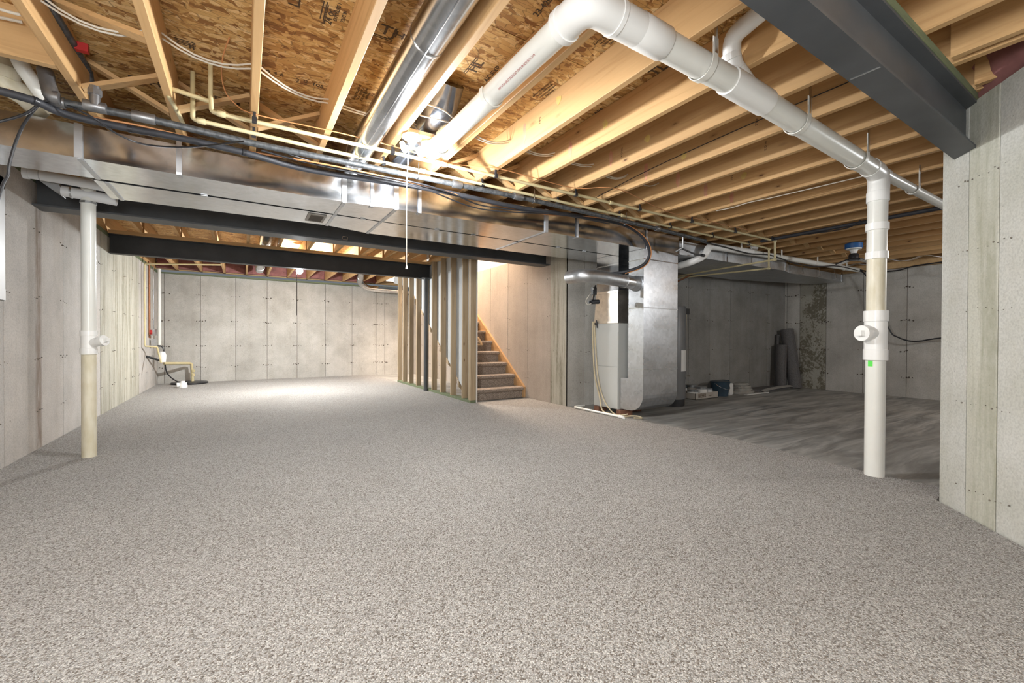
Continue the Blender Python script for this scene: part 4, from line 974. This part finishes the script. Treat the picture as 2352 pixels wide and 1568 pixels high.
# ------------------------------------------------------------------ lamps
t = thing('pull_cord_lamp', 'lit ceiling lamp with two bright round heads and a long white pull cord', 'lamp', (0.96, 2.70, 2.26))
bl = Vector((0.92,2.7,2.245)); by_ = 2.70
bm = B(); box(bm, (jx(4), by_ - 0.05, 2.262), (1.10, by_ + 0.04, 2.285)); part('mount_block', bm, 'wood_x', t)
bm = B(); lathe(bm, (bl.x, by_, 2.262), (0, 0, -1), [(0, 0.055), (0.004, 0.062), (0.014, 0.062), (0.022, 0.045), (0.035, 0.03), (0.05, 0.024)], 24); part('socket', bm, 'lens', t, smooth=True)
hl = Vector((0.863,2.7,2.176)); hr = Vector((0.977,2.68,2.167)); jz = Vector((bl.x, by_, hr.z + 0.02))
bm = B(); tube(bm, [(bl.x, by_, 2.215), tuple(jz)], 0.018, 16); tube(bm, [(hl.x + 0.02, by_, jz.z), (hr.x - 0.01, by_, jz.z)], 0.006, 8); part('splitter', bm, 'lens', t, smooth=True)
bm = B(); q = Vector((-0.85, 0.1, -0.45)).normalized(); tube(bm, [hl + q * 0.004, hl - q * 0.008], 0.036, 24); part('lamp_head', bm, 'bulb', t, label='glowing round head seen edge on')
bm = B(); d = (Vector((0.1, 0, 0.9)) - hr).normalized(); tube(bm, [hr - d * 0.002, hr + d * 0.008], 0.033, 28); part('lamp_head', bm, 'bulb', t, label='glowing round head facing the camera')
bm = B(); tube(bm, [hl - q * 0.008, tuple(jz)], 0.007, 8); tube(bm, [hr - d * 0.004, tuple(jz)], 0.007, 8); part('arms', bm, 'lens', t, smooth=True)
bm = B(); tube(bm, [(jz.x - 0.02, by_, jz.z), (0.886,2.7,1.953), (0.887,2.7,1.417)], 0.0028, 8); q = Vector((0.887,2.7,1.412)); tube(bm, [q + Vector((0, 0, 0.012)), q - Vector((0, 0, 0.010))], 0.007, 10, True, [0.004, 0.008]); part('pull_cord', bm, 'strap', t, smooth=True)

t = thing('bare_bulb_lamp', 'lit bare bulb at the far end of the left room with a dark cord below', 'lamp', (0.86, 8.3, 2.2))
bc = Vector((0.818,8.25,2.109))
bm = B(); lathe(bm, (bc.x, bc.y, 2.335), (0, 0, -1), [(0, 0.06), (0.02, 0.06), (0.035, 0.03), (0.335 - bc.z + 1.93, 0.02)], 20); part('socket', bm, 'lens', t, smooth=True)
bm = B(); bmesh.ops.create_uvsphere(bm, u_segments=20, v_segments=14, radius=0.055, matrix=Matrix.Translation(bc)); part('bulb', bm, 'bulb', t, smooth=True)
bm = B(); tube(bm, [(bc.x - 0.045, bc.y + 0.0, bc.z + 0.08), (bc.x - 0.045, bc.y, bc.z - 0.77)], 0.004, 6); part('cord', bm, 'black', t, smooth=True)

t = thing('three_blade_lamp', 'unlit lamp with three black panels hanging from a blue box in the utility area', 'lamp', (6.95, 2.46, 2.2))
fc = Vector((7.039,2.495,2.25)); fx, fy = fc.x, fc.y
bm = B(); lathe(bm, (fx, fy, 2.27), (0, 0, -1), [(0, 0.095), (0.005, 0.10), (0.065, 0.10), (0.07, 0.095)], 24); part('ceiling_box', bm, 'blue', t, smooth=True, label='bright blue round box')
bm = B(); lathe(bm, (fx, fy, 2.20), (0, 0, -1), [(0, 0.088), (0.012, 0.088), (0.02, 0.05), (0.05, 0.035), (0.07, 0.03)], 24); part('socket', bm, 'lens', t, smooth=True)
bm = B(); lathe(bm, (fx, fy, 2.13), (0, 0, -1), [(0, 0.045), (0.02, 0.058), (0.07, 0.058), (0.09, 0.04)], 20); part('lamp_body', bm, 'black', t, smooth=True)
for i, a in enumerate((200, 318, 80)):
    ar = math.radians(a); d = Vector((math.cos(ar), math.sin(ar), -0.28)).normalized(); s = Vector((-math.sin(ar), math.cos(ar), 0)); c0 = Vector((fx, fy, 2.07)) + d * 0.05
    n_ = d.cross(s)
    bm = B(); beam(bm, c0, c0 + d * 0.16, s * 0.05, n_ * 0.008); pn = part('blade', bm, 'black', t)
    bm = B(); nn = n_ if n_.z < 0 else -n_; beam(bm, c0 + d * 0.02 + nn * 0.010, c0 + d * 0.15 + nn * 0.010, s * 0.04, nn * 0.002); part('led_panel', bm, 'lens', pn)

# ------------------------------------------------------------------ stud wall, column, stairs
SX0, SX1 = 2.80, 2.889
t = thing('stud_wall', 'open wooden stud wall beside the stairs with a green bottom plate', 'stud wall', (2.85, 7.3, 0.0))
bm = B(); box(bm, (SX0, 5.62, 0.0125), (SX1, 9.12, 0.05)); part('bottom_plate', bm, 'treated', t, label='green treated bottom plate')
bm = B(); box(bm, (SX0, 5.62, 2.297), (SX1, 9.12, 2.334)); part('top_plate', bm, 'wood_x', t)
for y in (9.085, 8.745, 8.355, 7.935, 7.53, 7.13, 6.73, 6.32, 5.90, 5.672, 5.632):
    bm = B(); box(bm, (SX0, y - 0.019, 0.05), (SX1, y + 0.019, 2.297))
    bmesh.ops.bevel(bm, geom=[e for e in bm.edges if abs(e.verts[0].co.z - e.verts[1].co.z) > 1], offset=0.003, segments=1, affect='EDGES')
    part('stud', bm, 'stud', t)
t = thing('steel_column', 'dark round steel post standing among the wall studs under the far beam', 'column', (2.77, 7.36, 0.012))
bm = B(); lathe(bm, (2.765, 7.34, 0.0125), (0, 0, 1), [(0, 0.036), (2.02, 0.036)], 20); part('post', bm, 'steel', t, smooth=True)
bm = B(); box(bm, (2.70, 7.30, 2.032), (2.89, 7.55, 2.037)); part('cap_plate', bm, 'steel', t)
# board on the stair side of the studs
t = thing('stair_partition', 'grey backed wallboard fixed to the stair side of the studs', 'wallboard', (2.90, 7.3, 0.0))
bm = B()
n0, run, ris = 5.743, 0.2565, 0.182
pl = [(5.61, 0.013), (5.61, 2.33), (9.6, 2.33), (9.6, 0.013)]
prism(bm, [(2.891, y, z) for y, z in ((5.61, 0.013), (5.61, 2.33), (9.7, 2.33), (9.7, 2.2), (8.6, 2.0), (5.95, 0.10), (5.9, 0.013))], (0.012, 0, 0)); part('board', bm, 'drywall', t)
bm = B(); prism(bm, [(2.9035, y, z) for y, z in ((5.61, 0.013), (5.61, 2.33), (9.7, 2.33), (9.7, 2.2), (8.6, 2.0), (5.95, 0.10), (5.9, 0.013))], (0.002, 0, 0)); part('paper_face', bm, 'drywall_face', t)
bm = B(); box(bm, (2.889, 5.604, 0.013), (2.907, 5.612, 2.33)); part('corner_bead', bm, 'drywall_face', t)
t = thing('staircase', 'straight staircase covered in flecked brown and grey carpet, rising beside the concrete wall', 'stairs', (3.37, 5.8, 0.0))
for i in range(12):
    y = n0 + run * i; z = ris * (i + 1) + 0.004
    bm = B()
    pr = [(y - 0.012, z - 0.058), (y - 0.026, z - 0.045), (y - 0.030, z - 0.028), (y - 0.022, z - 0.010), (y - 0.004, z), (y + run + 0.02, z), (y + run + 0.02, z - 0.03), (y + 0.03, z - 0.045)]
    prism(bm, [(2.906, a, b) for a, b in pr], (0.89, 0, 0)); part('tread', bm, 'stair_carpet', t, smooth=False)
    bm = B(); box(bm, (2.906, y + 0.012, (ris * i + 0.004) if i else 0.013), (3.796, y + 0.026, z - 0.045)); part('riser', bm, 'stair_carpet', t)
yE, zE = n0 + run * 11, ris * 12
for nm, x0, x1, mt in (('skirt_board', 3.797, 3.833, 'skirt'), ('stringer', 2.9055, 2.9058, 'skirt')):
    if nm == 'stringer': continue
    bm = B(); prism(bm, [(x0, a, b) for a, b in ((5.715, 0.013), (5.715, 0.185), (yE, zE + 0.13), (yE + 0.3, zE + 0.13), (yE + 0.3, zE - 0.25), (6.0, 0.013))], (x1 - x0, 0, 0)); part(nm, bm, mt, t, label='stained wooden skirt board' )
bm = B()
for i in range(11):
    y = n0 + run * i + 0.03; z = ris * (i + 1) - 0.02
    prism(bm, [(2.93, y, z - 0.01), (2.93, y + run, z - 0.01), (2.93, y + run, z - 0.01 + 0.0), (2.93, y + run + 0.05, z - 0.16), (2.93, y + 0.05, z - 0.24)], (0.035, 0, 0))
part('cut_stringer', bm, 'stud', t)
bm = B(); tube(bm, [(2.965, 5.86, 1.02 * 0.45), (2.965, 6.0, 0.62)], 0.001, 4); bm.free()
t = thing('handrail_block', 'small wooden cleat on the left side of the stairs at the third step', 'wood block', (2.93, 6.2, 0.6))
bm = B(); beam(bm, (2.925,5.622,0.968), (2.925,5.512,0.873), (0.014, 0, 0), (0, 0, 0.012)); beam(bm, (2.925,5.621,0.865), (2.925,5.499,0.867), (0.014, 0, 0), (0, 0, 0.01)); part('block', bm, 'skirt', t)

# stairwell shaft above the stairs
sw = struct('wall_stairwell', 'pale finished stairwell walls above the stairs')
for lo, hi in (((2.86, 5.90, 2.34), (2.90, 10.2, 4.6)), ((3.84, 5.90, 2.24), (3.88, 10.2, 4.6)), ((2.86, 5.86, 2.34), (3.88, 5.90, 4.6)), ((2.86, 10.2, 2.3), (3.88, 10.24, 4.6)), ((2.86, 5.86, 4.6), (3.88, 10.24, 4.64))):
    bm = B(); box(bm, lo, hi); part('shaft_panel', bm, 'drywall_face', sw)

# ------------------------------------------------------------------ far left room services
t = thing('pump_discharge', 'cream plastic pipe dropping down the left wall and crossing to the sump lid', 'pipe', (-0.9, 11.0, 0.3))
pa = (-1.43,9.505,2.211); 
bm = B(); tube(bm, fillet([(-0.34,9.2,2.241), (-1.43, pa[1], 2.20), (-1.43, pa[1], 0.80), (-1.30, 9.75, 0.78), (-1.2,9.4,0.515)], 0.03), 0.014, 12); part('supply_pipe', bm, 'cpvc', t, smooth=True)
e0 = Vector((-0.895,11.028,0)); e0.y -= 0.05
bm = B(); tube(bm, fillet([(-1.314,10.6,0.449), (-0.914,11,0.417), (e0.x, 11.0, 0.02)], 0.05, 6), 0.026, 14); part('discharge_pipe', bm, 'cpvc', t, smooth=True)
for z in (0.18, 0.26): ringpart(t, (Vector((-0.892,11,0.272)).x, 11.0, z), (0, 0, 1), 0.034, 0.05, 'cpvc', 'union', 16)
t = thing('copper_riser', 'bare copper pipe running down the left wall beside the cream pipe', 'pipe', (-1.42, 9.8, 1.0))
bm = B(); cy = (-1.42,9.863,1.524)[1]; tube(bm, fillet([(-1.42, cy, 2.30), (-1.42, cy, 0.98), (-1.40, cy - 0.12, 0.95)], 0.03), 0.016, 12); part('pipe', bm, 'copper', t, smooth=True)
bm = B(); tube(bm, [(-1.40, cy - 0.1, 1.04), (-1.37, cy - 0.1, 1.04)], 0.04, 14); part('valve_wheel', bm, 'red', t, smooth=True)
t = thing('white_riser', 'white plastic pipe at the far left corner with a pump at its foot', 'pipe', (-1.38, 10.7, 0.8))
wy = (-1.38,10.619,1.574)[1]
bm = B(); tube(bm, [(-1.38, wy, 2.27), (-1.38, wy, 0.80)], 0.028, 14); part('pipe', bm, 'pvc', t, smooth=True)
bm = B(); tube(bm, [(-1.42, wy - 0.35, 2.27), (-1.42, wy - 0.35, 1.05)], 0.009, 8); part('conduit', bm, 'galv', t, smooth=True)
bm = B(); box(bm, (-1.45, wy - 0.40, 0.98), (-1.37, wy - 0.30, 1.10)); box(bm, (-1.45, wy - 0.40, 0.80), (-1.37, wy - 0.30, 0.92)); part('switch_box', bm, 'galv', t)
bm = B(); c = Vector((-1.327,10.5,0.587)); tube(bm, [c - Vector((0, 0, 0.11)), c + Vector((0, 0, 0.02)), c + Vector((0, 0, 0.09))], 0.07, 16, True, [0.06, 0.07, 0.045]); part('pump_body', bm, 'pvc_fit', t, smooth=True)
bm = B(); tube(bm, [(-1.475,9.9,0.613), (-1.39,10.2,0.552), (-1.34,10.4,0.509)], 0.02, 10); part('pump_hose', bm, 'black', t, smooth=True)
bm = B(); tube(bm, spline([(-1.405,10.6,0.786), (-1.34,10.6,0.769), (-1.307,10.6,0.667), (-1.3,10.65,0.463), (-1.286,10.7,0.289), (-1.225,10.75,0.163), (-1.121,10.8,0.067), (-1.008,10.85,0.04)]), 0.011, 8); part('power_cord', bm, 'black', t, smooth=True)
t = thing('sump_lid', 'round black sump pit lid lying on the carpet in the far left corner', 'lid', (-0.9, 10.85, 0.012))
lc = Vector((-0.932,10.951,0)); lc.y -= 0.1
bm = B(); lathe(bm, (lc.x, lc.y, 0.0125), (0, 0, 1), [(0, 0.30), (0.02, 0.31), (0.035, 0.30), (0.037, 0.24), (0.03, 0.235), (0.032, 0.05)], 36); part('disc', bm, 'black', t, smooth=True)
t = thing('pipe_cap', 'white plastic pipe fitting standing on the carpet in front of the black lid', 'fitting', (-0.97,10.086,0))
cp = Vector((-0.97,10.086,0)); bm = B(); lathe(bm, (cp.x, cp.y, 0.0125), (0, 0, 1), [(0, 0.07), (0.05, 0.07), (0.052, 0.062), (0.09, 0.062), (0.092, 0.035), (0.12, 0.033)], 24); part('body', bm, 'pvc_fit', t, smooth=True)
bm = B(); tube(bm, [(cp.x, cp.y, 0.06), (cp.x - 0.09, cp.y - 0.02, 0.06)], 0.045, 16); part('outlet', bm, 'pvc_fit', t, smooth=True)

t = thing('flex_duct', 'pair of white taped round ducts below the trunk ducts near the left wall', 'duct', (-1.15, 4.55, 2.1))
bm = B(); tube(bm, [(-1.348,4.5,2.14), (-1.131,4.5,2.133), (-0.914,4.5,2.119)], 0.036, 20); part('taped_duct', bm, 'frame', t, smooth=True)
bm = B(); tube(bm, [(-1.18,4.62,2.074), (-1.027,4.62,2.065), (-0.866,4.62,2.052)], 0.040, 20); part('taped_duct', bm, 'frame', t, smooth=True)
ringpart(t, (-1.128,4.62,2.07), (1, 0, 0), 0.043, 0.012, 'galv_dull', 'band'); ringpart(t, (-1.333,4.5,2.14), (1, 0, 0.0), 0.042, 0.03, 'frame', 'band'); ringpart(t, (-1.263,4.5,2.138), (1, 0, 0.0), 0.0375, 0.006, 'galv_dull', 'band')
bm = B(); prism(bm, [(-1.3,4.6,2.13), (-1.291,4.6,2.145), (-1.192,4.6,2.125), (-1.175,4.6,2.062), (-1.18,4.6,2.035), (-1.236,4.6,2.077)], (0, 0.10, 0)); part('bracket', bm, 'galv_dull', t)
bm = B(); box(bm, (-1.0, 4.46, 2.19), (-0.9, 4.66, 2.27)); part('cradle', bm, 'galv_dull', t)

# round ducts in the far bays
def far_duct(pts, r, label, mat='galv'):
    t = thing('round_duct', label, 'duct', pts[0]); bm = B(); tube(bm, fillet(pts, 0.12, 6), r, 24); part('pipe', bm, mat, t, smooth=True)
    for p, q in zip(pts[:-1], pts[1:]):
        d = Vector(q) - Vector(p)
        if d.length > 0.4: ringpart(t, Vector(p) + d * 0.5, d, r + 0.004, 0.02, 'galv_bright', 'bead')
    return t
far_duct([(0.28, 5.3, 2.45), (0.28, 7.0, 2.43), (0.28, 9.8, 2.40), (0.28, 10.3, 2.36)], 0.08, 'round silver duct between joists behind the farthest beam, left of the bare bulb')
far_duct([(2.12, 7.6, 2.45), (2.20, 9.8, 2.42), (2.38, 10.75, 2.30), (2.55, 10.9, 2.18), (2.95, 10.92, 2.17), (3.7, 10.95, 2.17)], 0.075, 'silver duct elbow and run along the top of the far wall by the studs')
t = thing('drain_pipe', 'white plastic drain stub between joists above the farthest beam', 'pipe', (-0.5, 6.3, 2.4))
bm = B(); tube(bm, fillet([(-0.10, 6.2, 2.56), (-0.10, 6.2, 2.42), (0.1, 6.9, 2.42)], 0.08), 0.035, 16); part('pipe', bm, 'pvc', t, smooth=True)

# ------------------------------------------------------------------ utility side plastic vent and the rest
t = thing('vent_pipe', 'white plastic vent pipe rising from behind the duct drop and running to the right wall', 'pipe', (5.2, 3.35, 2.1))
bm = B(); tube(bm, fillet([(4.898,3.76,1.922), (4.934,3.52,1.954), (5.00, 3.35, 2.02), (5.06, 3.34, 2.155), (5.30, 3.33, 2.160), (6.0, 3.31, 2.17)], 0.09, 6), 0.044, 20); part('offset_bend', bm, 'pvc_fit', t, smooth=True)
bm = B(); tube(bm, [(5.2, 3.335, 2.160), (9.38, 3.22, 2.20)], 0.038, 20); part('pipe', bm, 'pvc', t, smooth=True)
for x in (5.7, 6.7, 7.75, 8.75):
    hook(t, (x, 3.335 - (x - 5.2) * 0.0275, 2.16 + (x - 5.2) * 0.0095), 'x', 0.034, 2.275, -1)
cable('thermostat_wire', 'thin black cable lying along the white vent pipe toward the right wall', 'cable', [(4.794,3.27,2.162), (5.253,3.27,2.157), (5.861,3.27,2.132), (6.405,3.26,2.165), (7.117,3.24,2.105), (7.773,3.22,2.123), (8.421,3.2,2.187), (9.479,3.2,2.175)], 0.009, 'black')
cable('wall_cable', 'black cable drooping down the right wall behind the white stack', 'cable', [(9.28,3.196,2.18), (9.26,3.126,2.124), (9.26,3.013,1.905), (9.26,2.895,1.483), (9.27,2.755,1.093), (9.27,2.663,1.005), (9.27,2.535,0.948), (9.27,2.39,0.941), (9.27,2.14,0.991), (9.27, 1.6, 1.04)], 0.011, 'black')
cable('wall_cable', 'black cable along the top of the right wall under the sill', 'cable', [(9.26,3.286,2.245), (9.26,3.033,2.142), (9.27,2.684,2.12), (9.27,2.491,2.159), (9.27,2.15,2.179), (9.27, 1.6, 2.18)], 0.011, 'black')
t = thing('dark_pipe', 'thin black pipe crossing above the duct drop toward the utility side', 'pipe', (4.5, 3.3, 2.05))
bm = B(); tube(bm, fillet([(4.36, 3.25, 2.035), (4.753,3.3,2.001), (4.971,3.34,2.026), (5.02,3.75,2.003)], 0.03), 0.010, 10); part('pipe', bm, 'iron', t, smooth=True)
ringpart(t, (4.905,3.32,2.015), (1, 0, 0), 0.018, 0.06, 'black', 'elbow', 12)
# foil backed insulation strip and torn white scrap
bm = B(); xs = [(9.14, 3.3 - i * 0.12, 2.27 + 0.03 * math.sin(i * 1.7)) for i in range(22)]
ribbon(bm, xs, (0.09, 0, 0.01), 0.004); solo('foil_strip', bm, 'foil', 'crumpled foil strip tucked under the joists near the right wall', 'foil strip')
bm = B(); c = Vector((6.148,3.35,2.275)); prism(bm, [c + Vector((a, 0, b)) for a, b in ((-0.13, 0.04), (-0.04, 0.03), (0.0, 0.06), (0.09, 0.035), (0.10, -0.01), (0.03, -0.09), (-0.04, -0.075), (-0.07, -0.02))], (0, 0.02, 0)); solo('torn_scrap', bm, 'paper', 'torn white scrap of board wedged above the vent pipe', 'scrap', smooth=False)

# pink insulation
def batt(lo, hi, seed, parent=ceil):
    random.seed(seed); bm = B(); nx, nz = 7, 6
    x0, y0, z0 = lo; x1, y1, z1 = hi
    g = [[bm.verts.new((x0 + (x1 - x0) * i / nx, y0 + random.uniform(-0.02, 0.02) - 0.03 * math.sin(PI * i / nx), z0 + (z1 - z0) * j / nz)) for j in range(nz + 1)] for i in range(nx + 1)]
    for i in range(nx):
        for j in range(nz): bm.faces.new((g[i][j], g[i + 1][j], g[i + 1][j + 1], g[i][j + 1]))
    ret = bmesh.ops.extrude_face_region(bm, geom=bm.faces[:])
    bmesh.ops.translate(bm, vec=(0, y1 - y0, 0), verts=[v for v in ret['geom'] if isinstance(v, bmesh.types.BMVert)])
    return part('insulation_batt', bm, 'pink', parent, smooth=True)
for k in range(-2, 9):
    x0 = max(jx(k), -1.49) + 0.003; x1 = jx(k + 1) - 0.045
    batt((x0, 11.10, 2.35), (x1, 11.18, 2.56), 50 + k)
# batt bulging over the angled wall at the top right
random.seed(5)
bm = B(); nn_ = 10
base = [A0 + ad * (-0.10 + 0.9 * i / nn_) for i in range(nn_ + 1)]
g = []
for i, p in enumerate(base):
    row = []
    for j in range(6):
        tt = j / 5; bul = 0.05 * math.sin(PI * tt) + random.uniform(-0.010, 0.010) - 0.02
        row.append(bm.verts.new((p.x + an.x * bul, p.y + an.y * bul, 2.24 + 0.26 * tt)))
    g.append(row)
for i in range(nn_):
    for j in range(5): bm.faces.new((g[i][j], g[i + 1][j], g[i + 1][j + 1], g[i][j + 1]))
ret = bmesh.ops.extrude_face_region(bm, geom=bm.faces[:])
bmesh.ops.translate(bm, vec=(-an.x * 0.2, -an.y * 0.2, 0), verts=[v for v in ret['geom'] if isinstance(v, bmesh.types.BMVert)])
part('insulation_batt', bm, 'pink', ceil, smooth=True)

# ------------------------------------------------------------------ clutter along the utility wall
bx = Vector((6.308,4.329,0)); 
t = thing('cardboard_tray', 'open cardboard carton printed with large dark letters, holding paint cans beside the water heater', 'box', (bx.x, bx.y, 0))
TX0, TX1, TY0, TY1 = 6.02, 6.62, 4.18, 4.42
for lo, hi in (((TX0, TY0, 0), (TX1, TY1, 0.008)), ((TX0, TY0, 0), (TX1, TY0 + 0.006, 0.10)), ((TX0, TY1 - 0.006, 0), (TX1, TY1, 0.10)), ((TX0, TY0, 0), (TX0 + 0.006, TY1, 0.10)), ((TX1 - 0.006, TY0, 0), (TX1, TY1, 0.10))):
    bm = B(); box(bm, lo, hi); part('carton_panel', bm, 'card', t)
text('carton_print', 'BEHR', (TX0 + 0.17, TY0 - 0.001, 0.055), (1, 0, 0), (0, 0, 1), 0.085, 'ink', t)
text('carton_print', 'PAINT', (TX0 + 0.38, TY0 - 0.001, 0.045), (1, 0, 0), (0, 0, 1), 0.03, 'ink', t)
def can(x, y, z, r, h, label, body='galv_dull', lab='paper'):
    t = thing('paint_can', label, 'paint can', (x, y, z), 'paint cans along the utility wall')
    bm = B(); lathe(bm, (x, y, z), (0, 0, 1), [(0, r * 0.97), (0.004, r), (h - 0.006, r), (h, r * 1.02), (h + 0.003, r * 0.96), (h - 0.004, r * 0.9)], 24); part('tin', bm, body, t, smooth=True)
    bm = B(); lathe(bm, (x, y, z), (0, 0, 1), [(h * 0.15, r * 1.006), (h * 0.8, r * 1.006)], 24); part('paper_label', bm, lab, t, smooth=True)
    bm = B(); lathe(bm, (x, y, z + h - 0.002), (0, 0, 1), [(0, r * 0.88), (0.003, r * 0.88)], 24); part('lid', bm, body, t, smooth=True)
    bm = B(); tube(bm, [(x + r * math.cos(a), y - 0.003 - r * 0.75 * abs(math.sin(a)) , z + h * 0.75 - 0.6 * h * math.sin(a)) for a in [PI * i / 10 for i in range(11)]], 0.0015, 6); part('handle', bm, 'galv', t)
can(6.12, 4.30, 0.010, 0.083, 0.13, 'low wide paint can at the left inside the printed carton')
can(6.35, 4.30, 0.010, 0.083, 0.17, 'paint can with a pale label in the middle of the printed carton')
can(6.54, 4.30, 0.010, 0.06, 0.13, 'small paint can at the right end of the printed carton')
can(6.14, 4.44 + 0.08, 0.0, 0.083, 0.19, 'paint can on the floor behind the printed carton', 'navy')
can(6.14, 4.52, 0.195, 0.065, 0.13, 'small white labelled tin stacked on top behind the carton')
can(6.40, 4.50, 0.0, 0.083, 0.19, 'paint can in the back row touching the wall behind the carton', 'galv_dull', 'card')
t = thing('bucket', 'dark blue plastic tub with a rim, right of the printed carton', 'tub', (6.84, 4.30, 0))
bm = B(); lathe(bm, (6.86, 4.30, 0), (0, 0, 1), [(0, 0.12), (0.005, 0.125), (0.22, 0.15), (0.24, 0.158), (0.245, 0.15)], 28); part('tub', bm, 'navy', t, smooth=True)
bm = B(); tube(bm, [(6.86 + 0.155 * math.cos(a), 4.30 - 0.155 * math.sin(a) * 0.98, 0.22 - 0.10 * math.sin(a)) for a in [PI * i / 12 for i in range(13)]], 0.004, 6); part('bail', bm, 'galv', t, smooth=True)
t = thing('jug', 'white square plastic jug with a dark cap beside the dark blue tub', 'jug', (7.09, 4.30, 0))
bm = B(); box(bm, (7.03, 4.24, 0.0), (7.17, 4.36, 0.20)); bmesh.ops.bevel(bm, geom=bm.edges[:], offset=0.015, segments=2, affect='EDGES'); part('body', bm, 'paper', t, smooth=True)
bm = B(); lathe(bm, (7.10, 4.30, 0.198), (0, 0, 1), [(0, 0.035), (0.03, 0.035), (0.032, 0.02)], 16); part('cap', bm, 'navy', t, smooth=True)
bm = B(); box(bm, (6.98, 4.40, 0.0), (7.30, 4.52, 0.235)); solo('dark_case', bm, 'navy', 'dark flat topped plastic case behind the white jug', 'case', smooth=False)
# folded dropcloth
random.seed(11)
t = thing('drop_cloth', 'folded canvas drop cloth in a soft heap right of the white jug', 'cloth', (7.5, 4.3, 0))
for i in range(4):
    bm = B(); n = 18; z = 0.045 * i
    pts = []
    for k in range(n):
        a = 2 * PI * k / n; rx_ = 0.26 - 0.035 * i + random.uniform(-0.015, 0.015); ry_ = 0.14 - 0.015 * i
        ca, sa = math.cos(a), math.sin(a)
        pts.append((7.50 + rx_ * math.copysign(abs(ca) ** 0.6, ca), 4.30 + ry_ * math.copysign(abs(sa) ** 0.6, sa), z))
    prism(bm, pts, (0, 0, 0.05)); bmesh.ops.bevel(bm, geom=[e for e in bm.edges if abs(e.verts[0].co.z - e.verts[1].co.z) < 1e-5], offset=0.015, segments=2, affect='EDGES')
    part('fold', bm, 'cloth', t, smooth=True)
bm = B(); box(bm, (7.30, 4.08, 0.0), (8.0, 4.14, 0.012)); solo('white_strip', bm, 'paper', 'thin white strip lying on the slab in front of the drop cloth', 'strip', smooth=False)
t = thing('carpet_offcut', 'dark flat carpet offcut with a pale underside edge lying on the slab before the rolls', 'carpet offcut', (8.4, 4.3, 0))
bm = B(); prism(bm, [(7.95, 4.18, 0.0), (9.10, 4.22, 0.0), (9.18, 4.45, 0.0), (7.75, 4.47, 0.0)], (0, 0, 0.05)); part('slab', bm, 'roll', t)
bm = B(); ribbon(bm, spline([(7.93, 4.15, 0.03), (8.3, 4.16, 0.055), (8.9, 4.18, 0.06), (9.15, 4.20, 0.045), (9.22, 4.14, 0.02)]), (0, 0.03, 0.012), 0.003); part('backing', bm, 'cloth', t)
def roll(label, base, top, r, inner=True):
    t = thing('carpet_roll', label, 'carpet roll', base, 'carpet rolls in the corner')
    b_, p_ = Vector(base), Vector(top); d = (p_ - b_).normalized()
    bm = B(); tube(bm, [b_, b_ + d * 0.01, p_ - d * 0.01, p_], r, 32, True, [r * 0.96, r, r, r * 0.95]); part('roll', bm, 'roll', t, smooth=True)
    bm = B(); s = d.orthogonal().normalized(); q = d.cross(s)
    pts = [p_ + (s * math.cos(a) + q * math.sin(a)) * (r * 0.9 * (1 - a / (2 * PI * 3.2))) + d * 0.001 for a in [2 * PI * 3 * i / 60 for i in range(61)]]
    tube(bm, pts, 0.004, 5); part('spiral_end', bm, 'black', t)
    bm = B(); o_ = (s * 1.0) * (r + 0.001)
    beam(bm, b_ + Vector((-r * 0.3, -r * 0.96, 0)) + d * 0.02, p_ + Vector((-r * 0.3, -r * 0.96, 0)) - d * 0.02, (0.01, 0, 0), (0, 0.003, 0)); part('flap_edge', bm, 'roll', t)
RB = Vector((9.44,4.341,0)); RT = Vector((9.156,4.38,1.109))
roll('tall grey carpet roll leaning in the corner, the thicker one', (9.17, 4.18, 0.0), (9.20, 4.36, 1.16), 0.115)
roll('shorter grey carpet roll standing left of the tall one', (8.925, 4.33, 0.05), (8.97, 4.345, 0.85), 0.09)
roll('thin dark roll barely showing behind the other carpet rolls', (9.00, 4.455, 0.0), (9.06, 4.46, 1.05), 0.03)
print('objects', len(bpy.data.objects))
